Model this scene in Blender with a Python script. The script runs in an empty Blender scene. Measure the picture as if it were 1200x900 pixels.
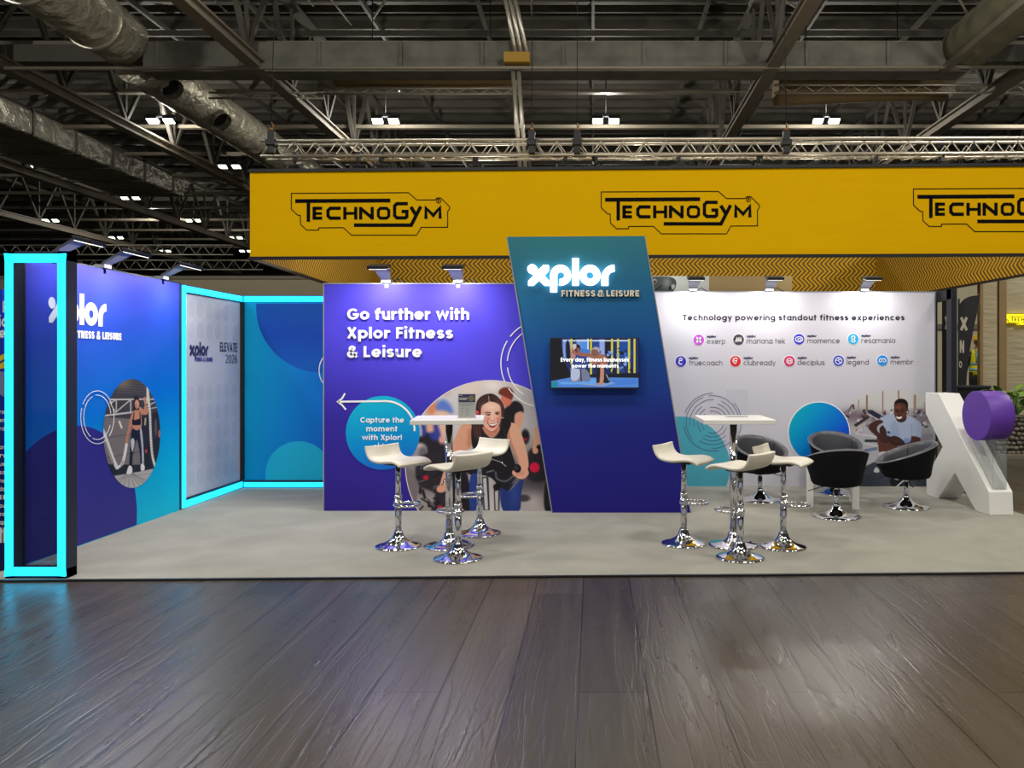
import bpy, bmesh, math, random
import numpy as np
from mathutils import Vector, Matrix
random.seed(7)
SC = bpy.context.scene
COL = SC.collection
PI = math.pi

# ------------------------------------------------------------------ camera, world, light, exposure
CAMZ, FPX, VX, VY = 1.6, 900.0, 695.0, 425.0
cam_d = bpy.data.cameras.new('camera')
cam = bpy.data.objects.new('camera', cam_d)
COL.objects.link(cam)
cam.location = (0, 0, CAMZ)
cam.rotation_euler = (PI/2, 0, 0)
cam_d.sensor_fit = 'HORIZONTAL'
cam_d.sensor_width = 36.0
cam_d.lens = 27.0
cam_d.shift_x = -95/1200
cam_d.shift_y = -25/1200
cam_d.clip_end = 300
SC.camera = cam
SC.view_settings.view_transform = 'Standard'
SC.view_settings.look = 'None'
SC.view_settings.gamma = 1.0
SC.view_settings.use_curve_mapping = False
SC.view_settings.exposure = 0.0
SC.cycles.use_denoising = True
SC.cycles.max_bounces = 8
SC.cycles.sample_clamp_indirect = 4.0
SC.cycles.caustics_reflective = False
SC.cycles.caustics_refractive = False

world = bpy.data.worlds.new('hall_air')
SC.world = world
world.use_nodes = True
bg = world.node_tree.nodes['Background']
bg.inputs[0].default_value = (0.95, 0.97, 1.0, 1)
bg.inputs[1].default_value = 0.30

def area_light(name, loc, target, size, power, color=(1, .95, .86), sy=None, parent=None):
    d = bpy.data.lights.new(name, 'AREA')
    d.energy = power
    d.color = color
    d.size = size
    if sy:
        d.shape = 'RECTANGLE'
        d.size_y = sy
    o = bpy.data.objects.new(name, d)
    COL.objects.link(o)
    o.location = loc
    v = Vector(target) - Vector(loc)
    o.rotation_euler = v.to_track_quat('-Z', 'Y').to_euler()
    if parent:
        o.parent = parent
    return o

# the hall's own lamps hanging over the stand and over the aisle in front of it
HALL_W = 265
ROOF_W = 260
for hx in (-9.0, -3.0, 3.0, 9.0):
    area_light('hall_lamp_and_fill', (hx, -2.5, 9.6), (hx, -2.4, 0), 1.2, HALL_W)
    area_light('hall_lamp_and_fill', (hx, 4.2, 9.6), (hx, 4.3, 0), 1.2, HALL_W)
def point_light(name, loc, power, radius=.12, color=(1, .955, .86)):
    d = bpy.data.lights.new(name, 'POINT')
    d.energy = power; d.color = color; d.shadow_soft_size = radius
    o = bpy.data.objects.new(name, d); COL.objects.link(o); o.location = loc
    return o
# point lights at floodlight height, most without a fixture, added to brighten the roof
for hx in (-23.5, -13.5, -6.5, .4, 7.3, 14.2):
    point_light('hall_lamp_and_fill', (hx, 12.2, 9.2), ROOF_W)
    point_light('hall_lamp_and_fill', (hx, 24.0, 9.0), ROOF_W)
    point_light('hall_lamp_and_fill', (hx, 40.8, 9.0), ROOF_W*1.4)
# unseen point lights added behind the banner to brighten the ring's lining
for hx in (-2.6, .6, 4.2):
    point_light('stand_fill_light', (hx, 13.2, 3.75), 70, .1, (1, .93, .78))
# unseen area light added to brighten the neighbouring stand on the right
area_light('stand_fill_light', (10.5, 10.8, 6.4), (8.0, 14.6, 1.0), .8, 210, (1, .95, .84))

# ------------------------------------------------------------------ helpers
def lin(c):
    c = c/255.0
    return c/12.92 if c <= .04045 else ((c+.055)/1.055)**2.4
def rgb(r, g, b):
    return (lin(r), lin(g), lin(b), 1.0)

def W(px, py, Y):
    """the point at depth Y that stands at a measured spot of the frame"""
    return Vector(((px-VX)*Y/FPX, Y, CAMZ-(py-VY)*Y/FPX))
def front(Y):
    return lambda u, v, d=0.0: W(u, v, Y) + Vector((0, -d, 0))
def floor_at(px, py):
    Y = FPX*CAMZ/(py-VY)
    return Vector(((px-VX)*Y/FPX, Y, 0))

class MB:
    def __init__(self):
        self.v = []; self.f = []; self.s = []
    def add(self, verts, faces, smooth=False):
        o = len(self.v)
        self.v += [tuple(p) for p in verts]
        for f in faces:
            self.f.append([i+o for i in f]); self.s.append(smooth)
        return self
    def box(self, c, s, rz=0.0, rot=None):
        x, y, z = s[0]/2, s[1]/2, s[2]/2
        R = rot if rot is not None else Matrix.Rotation(rz, 3, 'Z')
        c = Vector(c)
        vs = [c + R @ Vector((i*x, j*y, k*z)) for i in (-1, 1) for j in (-1, 1) for k in (-1, 1)]
        self.add(vs, [(0, 1, 3, 2), (4, 6, 7, 5), (0, 4, 5, 1), (2, 3, 7, 6), (0, 2, 6, 4), (1, 5, 7, 3)])
        return self
    def bb(self, x0, x1, y0, y1, z0, z1):
        return self.box(((x0+x1)/2, (y0+y1)/2, (z0+z1)/2), (abs(x1-x0), abs(y1-y0), abs(z1-z0)))
    def beam(self, a, b, w, h=None):
        a, b = Vector(a), Vector(b)
        h = h or w
        d = b-a
        q = d.to_track_quat('Y', 'Z').to_matrix()
        return self.box((a+b)/2, (w, d.length, h), rot=q)
    def tube(self, pts, r, n=10, closed=False, caps=True, smooth=True):
        pts = [Vector(p) for p in pts]
        m = len(pts)
        rs = r if isinstance(r, (list, tuple)) else [r]*m
        vs = []
        prev = None
        for i, p in enumerate(pts):
            if closed:
                t = pts[(i+1) % m]-pts[i-1]
            else:
                t = pts[min(i+1, m-1)]-pts[max(i-1, 0)]
            t.normalize()
            if prev is None:
                up = Vector((0, 0, 1)) if abs(t.z) < .9 else Vector((1, 0, 0))
                x = up.cross(t).normalized()
            else:
                x = (prev - t*prev.dot(t)).normalized()
            prev = x
            y = t.cross(x)
            for k in range(n):
                a = 2*PI*k/n
                vs.append(p + x*(rs[i]*math.cos(a)) + y*(rs[i]*math.sin(a)))
        fs = []
        for i in range(m if closed else m-1):
            j = (i+1) % m
            for k in range(n):
                l = (k+1) % n
                fs.append((i*n+k, i*n+l, j*n+l, j*n+k))
        self.add(vs, fs, smooth)
        if caps and not closed:
            o = len(self.v)-len(vs)
            self.f.append([o+k for k in range(n)][::-1]); self.s.append(False)
            self.f.append([o+(m-1)*n+k for k in range(n)]); self.s.append(False)
        return self
    def lathe(self, prof, c=(0, 0, 0), n=32, smooth=True):
        c = Vector(c)
        vs = []
        for r, z in prof:
            for k in range(n):
                a = 2*PI*k/n
                vs.append(c + Vector((r*math.cos(a), r*math.sin(a), z)))
        fs = []
        for i in range(len(prof)-1):
            for k in range(n):
                l = (k+1) % n
                fs.append((i*n+k, i*n+l, (i+1)*n+l, (i+1)*n+k))
        self.add(vs, fs, smooth)
        o = len(self.v)-len(vs)
        if prof[0][0] > 1e-4:
            self.f.append([o+k for k in range(n)][::-1]); self.s.append(False)
        if prof[-1][0] > 1e-4:
            self.f.append([o+(len(prof)-1)*n+k for k in range(n)]); self.s.append(False)
        return self
    def prism(self, loop_a, loop_b):
        """two matching loops joined by sides and closed by caps"""
        n = len(loop_a)
        o = len(self.v)
        self.v += [tuple(p) for p in loop_a]+[tuple(p) for p in loop_b]
        self.f.append([o+i for i in range(n)]); self.s.append(False)
        self.f.append([o+n+i for i in range(n)][::-1]); self.s.append(False)
        for i in range(n):
            j = (i+1) % n
            self.f.append([o+i, o+n+i, o+n+j, o+j]); self.s.append(False)
        return self
    def flat(self, pts):
        o = len(self.v)
        self.v += [tuple(p) for p in pts]
        self.f.append([o+i for i in range(len(pts))]); self.s.append(False)
        return self
    def ball(self, c, r, n=16, m=10, sc=(1, 1, 1), rot=None):
        c = Vector(c)
        vs = []
        for i in range(m+1):
            t = PI*i/m
            for k in range(n):
                a = 2*PI*k/n
                p = Vector((math.sin(t)*math.cos(a)*r*sc[0], math.sin(t)*math.sin(a)*r*sc[1], math.cos(t)*r*sc[2]))
                if rot is not None:
                    p = rot @ p
                vs.append(c+p)
        fs = [(i*n+k, (i+1)*n+k, (i+1)*n+(k+1) % n, i*n+(k+1) % n) for i in range(m) for k in range(n)]
        return self.add(vs, fs, True)
    def build(self, name, mat, parent=None, local=False, subsurf=0, bevel=0, solid=0):
        org = Vector((0, 0, 0)) if (local or parent is None) else ORG.get(parent.name, Vector((0, 0, 0)))
        me = bpy.data.meshes.new(name)
        me.from_pydata([tuple(Vector(p)-org) for p in self.v], [], self.f)
        for p, s in zip(me.polygons, self.s):
            p.use_smooth = s
        bm = bmesh.new(); bm.from_mesh(me)
        bmesh.ops.remove_doubles(bm, verts=bm.verts, dist=1e-6)
        bmesh.ops.recalc_face_normals(bm, faces=bm.faces)
        bm.to_mesh(me); bm.free()
        me.materials.append(mat)
        o = bpy.data.objects.new(name, me)
        COL.objects.link(o)
        if parent is not None:
            o.parent = parent
            ORG[o.name] = org
        if bevel:
            b = o.modifiers.new('bevel', 'BEVEL'); b.width = bevel; b.segments = 2; b.limit_method = 'ANGLE'; b.angle_limit = .6
        if solid:
            b = o.modifiers.new('solid', 'SOLIDIFY'); b.thickness = solid; b.offset = 0
        if subsurf:
            b = o.modifiers.new('sub', 'SUBSURF'); b.levels = subsurf; b.render_levels = subsurf
        return o
ORG = {}

def thing(name, label, cat, loc=(0, 0, 0), rz=0.0, group=None):
    o = bpy.data.objects.new(name, None)
    COL.objects.link(o)
    o.empty_display_size = .1
    o.location = loc; o.rotation_euler = (0, 0, rz)
    ORG[o.name] = Vector(loc)
    return tag(o, label, cat, group)
def tag(o, label, cat, group=None):
    o['label'] = label; o['category'] = cat
    if group:
        o['group'] = group
    return o
def struct(o):
    o['kind'] = 'structure'
    return o
def dup(root, loc, rz, label=None, group=None):
    r = root.copy(); COL.objects.link(r)
    r.location = loc; r.rotation_euler = (0, 0, rz)
    if label: r['label'] = label
    if group: r['group'] = group
    for ch in list(root.children):
        c = ch.copy(); COL.objects.link(c); c.parent = r
        for g in list(ch.children):
            d = g.copy(); COL.objects.link(d); d.parent = c
    return r

# ------------------------------------------------------------------ materials
def new_mat(name):
    m = bpy.data.materials.new(name); m.use_nodes = True
    return m, m.node_tree, m.node_tree.nodes['Principled BSDF']
def mat(name, c, rough=.5, metal=0.0, var=.06, scale=18.0, bump=0.0, emit=0.0, coat=0.0, alpha=None, stretch=None, spec=None, bdist=.02):
    m, nt, b = new_mat(name)
    N = nt.nodes.new; L = nt.links.new
    col = rgb(*c)
    tc = N('ShaderNodeTexCoord')
    mp = N('ShaderNodeMapping')
    if stretch: mp.inputs['Scale'].default_value = stretch
    L(tc.outputs['Object'], mp.inputs[0])
    nz = N('ShaderNodeTexNoise'); nz.inputs['Scale'].default_value = scale; nz.inputs['Detail'].default_value = 4
    L(mp.outputs[0], nz.inputs['Vector'])
    mx = N('ShaderNodeMix'); mx.data_type = 'RGBA'
    mx.inputs['A'].default_value = tuple(x*(1-var) for x in col[:3])+(1,)
    mx.inputs['B'].default_value = tuple(min(1, x*(1+var)) for x in col[:3])+(1,)
    L(nz.outputs['Fac'], mx.inputs['Factor'])
    L(mx.outputs['Result'], b.inputs['Base Color'])
    b.inputs['Roughness'].default_value = rough
    b.inputs['Metallic'].default_value = metal
    if spec is not None: b.inputs['Specular IOR Level'].default_value = spec
    if coat:
        b.inputs['Coat Weight'].default_value = coat; b.inputs['Coat Roughness'].default_value = .1
    if bump:
        bp = N('ShaderNodeBump'); bp.inputs['Strength'].default_value = bump; bp.inputs['Distance'].default_value = bdist
        L(nz.outputs['Fac'], bp.inputs['Height']); L(bp.outputs[0], b.inputs['Normal'])
    if emit:
        L(mx.outputs['Result'], b.inputs['Emission Color'])
        b.inputs['Emission Strength'].default_value = emit
    return m
def attr_mat(name, rough=.45, emit=0.0):
    m, nt, b = new_mat(name)
    a = nt.nodes.new('ShaderNodeAttribute'); a.attribute_name = 'Col'
    if emit:
        b.inputs['Base Color'].default_value = (.01, .01, .01, 1)
        nt.links.new(a.outputs['Color'], b.inputs['Emission Color']); b.inputs['Emission Strength'].default_value = emit
        b.inputs['Roughness'].default_value = .2
    else:
        nt.links.new(a.outputs['Color'], b.inputs['Base Color'])
        b.inputs['Roughness'].default_value = rough
        b.inputs['Specular IOR Level'].default_value = .25
    return m
def gradient_mat(name, stops, vec, off, rough=.5, stops_b=None, vec_b=None, off_b=0.0):
    """printed colour ramp: t = dot(object position, vec) + off"""
    m, nt, b = new_mat(name)
    N = nt.nodes.new; L = nt.links.new
    tc = N('ShaderNodeTexCoord')
    def ramp(vec, off, stops):
        d = N('ShaderNodeVectorMath'); d.operation = 'DOT_PRODUCT'; d.inputs[1].default_value = vec
        L(tc.outputs['Object'], d.inputs[0])
        a = N('ShaderNodeMath'); a.operation = 'ADD'; a.inputs[1].default_value = off
        L(d.outputs['Value'], a.inputs[0])
        r = N('ShaderNodeValToRGB')
        e = r.color_ramp.elements
        while len(e) < len(stops): e.new(.5)
        for el, (t, c) in zip(e, stops):
            el.position = t; el.color = rgb(*c)
        L(a.outputs[0], r.inputs[0])
        return r.outputs[0]
    c = ramp(vec, off, stops)
    L(c, b.inputs['Base Color'])
    b.inputs['Roughness'].default_value = rough
    b.inputs['Specular IOR Level'].default_value = .2
    nz = N('ShaderNodeTexNoise'); nz.inputs['Scale'].default_value = 250
    L(tc.outputs['Object'], nz.inputs['Vector'])
    bp = N('ShaderNodeBump'); bp.inputs['Strength'].default_value = .04
    L(nz.outputs['Fac'], bp.inputs['Height']); L(bp.outputs[0], b.inputs['Normal'])
    return m

M_CHROME = mat('chrome', (225, 225, 228), .06, 1.0, .01)
M_WHITE = mat('white_laminate', (238, 236, 230), .35, 0, .01)
M_SEAT = mat('cream_leatherette', (236, 230, 214), .42, 0, .02, 60, .05)
M_BLACKLEATHER = mat('black_leatherette', (74, 74, 79), .32, 0, .1, 90, .08)
M_BLACKCLOTH = mat('black_shell_cover', (17, 17, 20), .8, 0, .1, 120, .05, spec=.15)
M_PIPING = mat('rim_highlight_piping', (120, 120, 124), .45, 0, .03)  # chair rim piping, with the light's highlight put into its grey
M_BLACK = mat('black_plastic', (18, 18, 20), .45, 0, .1)
M_DARK = mat('dark_metal', (42, 43, 48), .5, .4, .08)
M_FRAME = mat('dark_blue_grey_frame', (34, 42, 58), .5, .1, .05)
M_PALE_EDGE = mat('pale_edge_profile', (150, 152, 160), .45, .3, .03)
M_ARM = mat('grey_lamp_arm', (96, 98, 108), .45, .5, .03)
M_PRINTWHITE = mat('white_vinyl', (248, 248, 246), .5, 0, .01)
M_LETTERWHITE = mat('white_foam_letter', (248, 247, 244), .55, 0, .01)
M_CREAM_LETTER = mat('cream_foam_letter', (238, 226, 204), .55, 0, .01)
M_LETTERLIT = mat('lit_white_letter', (255, 253, 246), .5, 0, 0, emit=1.6)
M_GREYTEXT = mat('dark_grey_vinyl', (58, 54, 64), .7, 0, .02, spec=.1)
M_NAVYTEXT = mat('navy_vinyl', (40, 38, 90), .5, 0, .02)
M_BLACKTEXT = mat('black_vinyl', (10, 10, 14), .8, 0, .02, spec=.1)
M_LED, _nt, _b = new_mat('cyan_light_tube')
_b.inputs['Base Color'].default_value = (.002, .02, .03, 1)
_b.inputs['Emission Color'].default_value = (.005, .23, .40, 1)
_b.inputs['Emission Strength'].default_value = 6.0
M_PRINT = attr_mat('printed_photograph')
M_SCREEN = attr_mat('lit_screen_picture', emit=1.0)
# ------------------------------------------------------------------ lettering built from strokes
def arc(cx, cy, rx, ry, a0, a1, n=None):
    n = n or max(6, int(abs(a1-a0)/12))
    return [(cx+rx*math.cos(math.radians(a0+(a1-a0)*i/n)), cy+ry*math.sin(math.radians(a0+(a1-a0)*i/n))) for i in range(n+1)]
def smooth_path(p, closed=False, k=5):
    out = []
    n = len(p)
    for i in range(n if closed else n-1):
        if closed:
            a, b, c, d = p[i-1], p[i], p[(i+1) % n], p[(i+2) % n]
        else:
            a, b, c, d = p[max(i-1, 0)], p[i], p[i+1], p[min(i+2, n-1)]
        for j in range(k):
            t = j/k
            out.append(tuple(.5*((2*b[m])+(-a[m]+c[m])*t+(2*a[m]-5*b[m]+4*c[m]-d[m])*t*t+(-a[m]+3*b[m]-3*c[m]+d[m])*t**3) for m in (0, 1)))
    if not closed:
        out.append(tuple(p[-1]))
    return out

def glyph(c, t):
    """strokes [(points, closed)], discs [(x, y, r)], width; cap height 1"""
    X, A, D, h = .76, 1.04, -.28, t/2
    R = X/2; r = R-h
    S, K = [], []
    def ln(*p): S.append((list(p), False))
    def pa(p): S.append((p, False))
    def ci(cx, cy, rx, ry): S.append((arc(cx, cy, rx, ry, 0, 360, 30)[:-1], True))
    def arch(x0, w):
        ar = min(w/2-h, X-2*h)
        pa([(x0+h, X-h-ar-.05)]+arc(x0+w/2, X-h-ar, w/2-h, ar, 180, 0)+[(x0+w-h, 0)])
    w = X
    if c == ' ': return S, K, .26
    if c == 'o': ci(R, R, r, r)
    elif c == 'a': ci(R, R, r, r); ln((X-h, 0), (X-h, X))
    elif c == 'd': ci(R, R, r, r); ln((X-h, 0), (X-h, A))
    elif c == 'b': ci(R, R, r, r); ln((h, 0), (h, A))
    elif c == 'p': ci(R, R, r, r); ln((h, D), (h, X))
    elif c == 'q': ci(R, R, r, r); ln((X-h, D), (X-h, X))
    elif c == 'g':
        ci(R, R, r, r); q = .24
        pa([(X-h, X), (X-h, D+h+q-.06)]+arc(R, D+h+q-.06, r, q, 0, -150))
    elif c == 'c': pa(arc(R, R, r, r, 45, 315)); w = X*.93
    elif c == 'e': pa(arc(R, R, r, r, 0, 318)); ln((h, R-h*.2), (X-h*.4, R-h*.2))
    elif c == 's':
        w = .58; q = (X-2*h)/4
        pa(arc(w/2, X-h-q, w/2-h, q, 25, 270)+arc(w/2, h+q, w/2-h, q, 90, -155))
    elif c == 'h': w = .68; ln((h, 0), (h, A)); arch(0, w)
    elif c == 'n': w = .68; ln((h, 0), (h, X)); arch(0, w)
    elif c == 'm': w = 1.12; ln((h, 0), (h, X)); arch(0, w/2+h); arch(w/2-h, w/2+h)
    elif c == 'r': w = .44; ln((h, 0), (h, X)); pa(arc(w+.04, X-h-.30, w+.04-h, .30, 180, 95))
    elif c == 'u':
        w = .68; ar = min(w/2-h, X-2*h)
        pa([(h, X), (h, h+ar)]+arc(w/2, h+ar, w/2-h, ar, 180, 360)+[(w-h, X)]); ln((w-h, 0), (w-h, X))
    elif c == 'i': w = t; ln((h, 0), (h, X)); K.append((h, X+.12+h*1.1, h*1.15))
    elif c == 'l': w = t; ln((h, 0), (h, A))
    elif c == 'k': w = .66; ln((h, 0), (h, A)); ln((w-h*1.1, X), (h*1.5, .33)); ln((.26, .42), (w-h*1.0, 0))
    elif c == 't': w = .46; ln((.2, 0), (.2, X+.22)); ln((0, X-h), (w, X-h)); 
    elif c == 'f':
        w = .46; q = .17
        pa([(.19, 0), (.19, A-h-q)]+arc(.19+q, A-h-q, q, q, 180, 75)); ln((0, X-h), (w, X-h))
    elif c == 'v': w = .70; ln((h*.9, X), (w/2, h*.9), (w-h*.9, X))
    elif c == 'w': w = 1.08; ln((h*.9, X), (w*.27, h*.9), (w/2, X-h*.6), (w*.73, h*.9), (w-h*.9, X))
    elif c == 'x': w = .70; ln((h, X), (w-h, 0)); ln((w-h, X), (h, 0))
    elif c == 'y': w = .70; ln((h*.9, X), (w/2, h)); ln((w-h*.9, X), (w*.32, D))
    elif c == 'z': w = .6; ln((0, X-h), (w-h, X-h), (h, h), (w, h))
    elif c == 'C': w = .90; pa(arc(.5, .5, .5-h, .5-h, 42, 318))
    elif c == 'G': w = .98; pa(arc(.5, .5, .5-h, .5-h, 42, 360)); ln((.5, .5-h*.3), (1-h*.1, .5-h*.3))
    elif c == 'O': w = 1; ci(.5, .5, .5-h, .5-h)
    elif c == 'X': w = .76; ln((h, 1), (w-h, 0)); ln((w-h, 1), (h, 0))
    elif c == 'F': w = .54; ln((h, 0), (h, 1)); ln((0, 1-h), (w, 1-h)); ln((0, .5), (w*.92, .5))
    elif c == 'E': w = .56; ln((h, 0), (h, 1)); ln((0, 1-h), (w, 1-h)); ln((0, .5), (w*.94, .5)); ln((0, h), (w, h))
    elif c == 'L': w = .52; ln((h, 0), (h, 1)); ln((0, h), (w, h))
    elif c == 'T': w = .66; ln((w/2, 0), (w/2, 1)); ln((0, 1-h), (w, 1-h))
    elif c == 'I': w = t; ln((h, 0), (h, 1))
    elif c == 'N': w = .76; ln((h, 0), (h, 1)); ln((w-h, 0), (w-h, 1)); ln((h, 1), (w-h, 0))
    elif c == 'S':
        w = .64; q = (1-2*h)/4
        pa(arc(w/2, 1-h-q, w/2-h, q, 25, 270)+arc(w/2, h+q, w/2-h, q, 90, -155))
    elif c == 'U': w = .72; pa([(h, 1), (h, w/2)]+arc(w/2, w/2, w/2-h, w/2-h, 180, 360)+[(w-h, 1)])
    elif c in 'RP':
        w = .64; ln((h, 0), (h, 1)); pa([(h, 1-h)]+arc(w-.27, 1-.29, .27-h, .29-h, 90, -90)+[(h, .42+h)])
        if c == 'R': ln((w*.5, .45), (w-h, 0))
    elif c == 'V': w = .78; ln((h, 1), (w/2, h*.9), (w-h, 1))
    elif c == 'A': w = .80; ln((h*.9, 0), (w/2, 1-h*.9), (w-h*.9, 0)); ln((w*.22, .3), (w*.78, .3))
    elif c == '&':
        w = .82
        pa(smooth_path([(w-h*.4, 0), (.46, .40), (.24, .68), (.27, .88), (.42, .95), (.56, .85), (.54, .70), (.36, .56), (.16, .42), (.09, .26), (.18, .10), (.36, .055), (.54, .12), (.68, .30), (.72, .46)], k=4))
    elif c == '2': w = .60; pa(arc(w/2, 1-.29, w/2-h, .29-h, 165, -25)+[(h*1.2, h), (w, h)])
    elif c == '0': w = .66; ci(w/2, .5, w/2-h, .5-h)
    elif c == '6': w = .62; ci(w/2, .31, w/2-h, .31-h); pa([(w*.66, 1)]+smooth_path([(w*.5, .86), (h*1.3, .5), (h, .31)], k=3))
    elif c == '!': w = t; ln((h, .3), (h, 1)); K.append((h, h, h*1.15))
    elif c == ',': w = t; ln((h*1.2, t), (h*.6, -.16))
    elif c == '.': w = t; K.append((h, h, h))
    else: ln((h, 0), (h, X)); w = t
    return S, K, w

def ribbon_sides(p, t, closed):
    n = len(p); h = t/2
    L_, R_ = [], []
    for i in range(n):
        a = p[i-1] if (closed or i > 0) else None
        b = p[i]
        c = p[(i+1) % n] if (closed or i < n-1) else None
        def nd(u, v):
            dx, dy = v[0]-u[0], v[1]-u[1]; l = math.hypot(dx, dy) or 1e-9
            return dx/l, dy/l
        d0 = nd(a, b) if a is not None else nd(b, c)
        d1 = nd(b, c) if c is not None else d0
        nx, ny = -(d0[1]+d1[1]), d0[0]+d1[0]
        l = math.hypot(nx, ny)
        if l < 1e-6: nx, ny = -d0[1], d0[0]; l = 1
        nx, ny = nx/l, ny/l
        cs = max(.55, nx*(-d0[1])+ny*d0[0])
        L_.append((b[0]+nx*h/cs, b[1]+ny*h/cs)); R_.append((b[0]-nx*h/cs, b[1]-ny*h/cs))
    return L_, R_

def put_ribbon(mb, mp, p, t, closed=False, d0=.001, d1=.003):
    """a stroke of width t along p, raised from depth d0 to d1 off the plane mp"""
    Ls, Rs = ribbon_sides(p, t, closed)
    n = len(p)
    o = len(mb.v)
    for k in range(n):
        for q in (Ls[k], Rs[k]):
            mb.v.append(tuple(mp(q[0], q[1], d0))); mb.v.append(tuple(mp(q[0], q[1], d1)))
    m = n if closed else n-1
    for k in range(m):
        a, b = o+4*k, o+4*((k+1) % n)
        for f in ((a+1, a+3, b+3, b+1), (a, b, b+2, a+2), (a, a+1, b+1, b), (a+2, b+2, b+3, a+3)):
            mb.f.append(list(f)); mb.s.append(False)
    if not closed:
        for a in (o, o+4*(n-1)):
            mb.f.append([a, a+1, a+3, a+2]); mb.s.append(False)
def put_poly(mb, mp, pts, d0=.001, d1=.003):
    mb.prism([mp(u, v, d1) for u, v in pts], [mp(u, v, d0) for u, v in pts])
def put_disc(mb, mp, x, y, rx, ry=None, d0=.001, d1=.003, n=40):
    ry = ry or rx
    put_poly(mb, mp, [(x+rx*math.cos(2*PI*i/n), y+ry*math.sin(2*PI*i/n)) for i in range(n)], d0, d1)
def put_arc(mb, mp, x, y, rx, ry, a0, a1, t, d0=.001, d1=.003):
    put_ribbon(mb, mp, arc(x, y, rx, ry, a0, a1, max(8, int(abs(a1-a0)/6))), t, False, d0, d1)

def text_strokes(s, t=.2, track=.12):
    x = 0; out = []; dots = []
    for ch in s:
        S, K, w = glyph(ch, t)
        for p, c in S: out.append(([(a+x, b) for a, b in p], c))
        for a, b, r in K: dots.append((a+x, b, r))
        x += w+track
    return out, dots, x-track
def put_text(mb, mp, s, u0, u1, vbase, vcap, t=.2, track=.12, d0=.001, d1=.003, align='fit', slope=0.0):
    """text between u0 and u1 whose baseline is vbase and cap line vcap (plane units)"""
    S, K, w = text_strokes(s, t, track)
    k = vcap-vbase
    sx = (u1-u0)/w if align == 'fit' else abs(k)
    def q(a, b, d=0.0):
        return mp(u0+a*sx, vbase+b*k+slope*a*sx, d)
    for i, (p, c) in enumerate(S): put_ribbon(mb, q, p, t, c, d0, d1+.00025*(i % 7))
    for a, b, r in K: put_disc(mb, q, a, b, r, r, d0, d1+.0019, 14)

def put_logo(mb, mp, u0, u1, vtop, vbot, d0=.001, d1=.003):
    """the stand's wordmark: x with a dot, p, l, o, r"""
    sx = (u1-u0)/813.0; sy = (vbot-vtop)/320.0
    def q(a, b, d=0.0):
        return mp(u0+(a-67)*sx, vtop+(b-65)*sy, d)
    put_disc(mb, q, 112, 167, 45, 45, d0, d1, 28)
    put_poly(mb, q, [(75, 280), (215, 130), (265, 130), (265, 178), (222, 222), (265, 275), (265, 323), (225, 323), (172, 270), (120, 323), (75, 323)], d0, d1)
    put_ribbon(mb, q, arc(377, 225, 66, 66, 180, 450, 30)[:0] + [(377+66*math.cos(math.radians(a)), 225+66*math.sin(math.radians(a))) for a in range(180, 465, 8)], 62, False, d0, d1+.0006)
    put_poly(mb, q, [(280, 225), (342, 225), (342, 385), (280, 385)], d0, d1)
    put_poly(mb, q, [(485, 65), (547, 65), (547, 322), (485, 322)], d0, d1)
    put_ribbon(mb, q, arc(652, 225, 66, 66, 0, 360, 36)[:-1], 62, True, d0, d1)
    put_ribbon(mb, q, [(792, 323), (792, 246)]+[(880-88*math.cos(math.radians(a)), 246-88*math.sin(math.radians(a))) for a in range(6, 91, 7)], 62, False, d0, d1)

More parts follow.
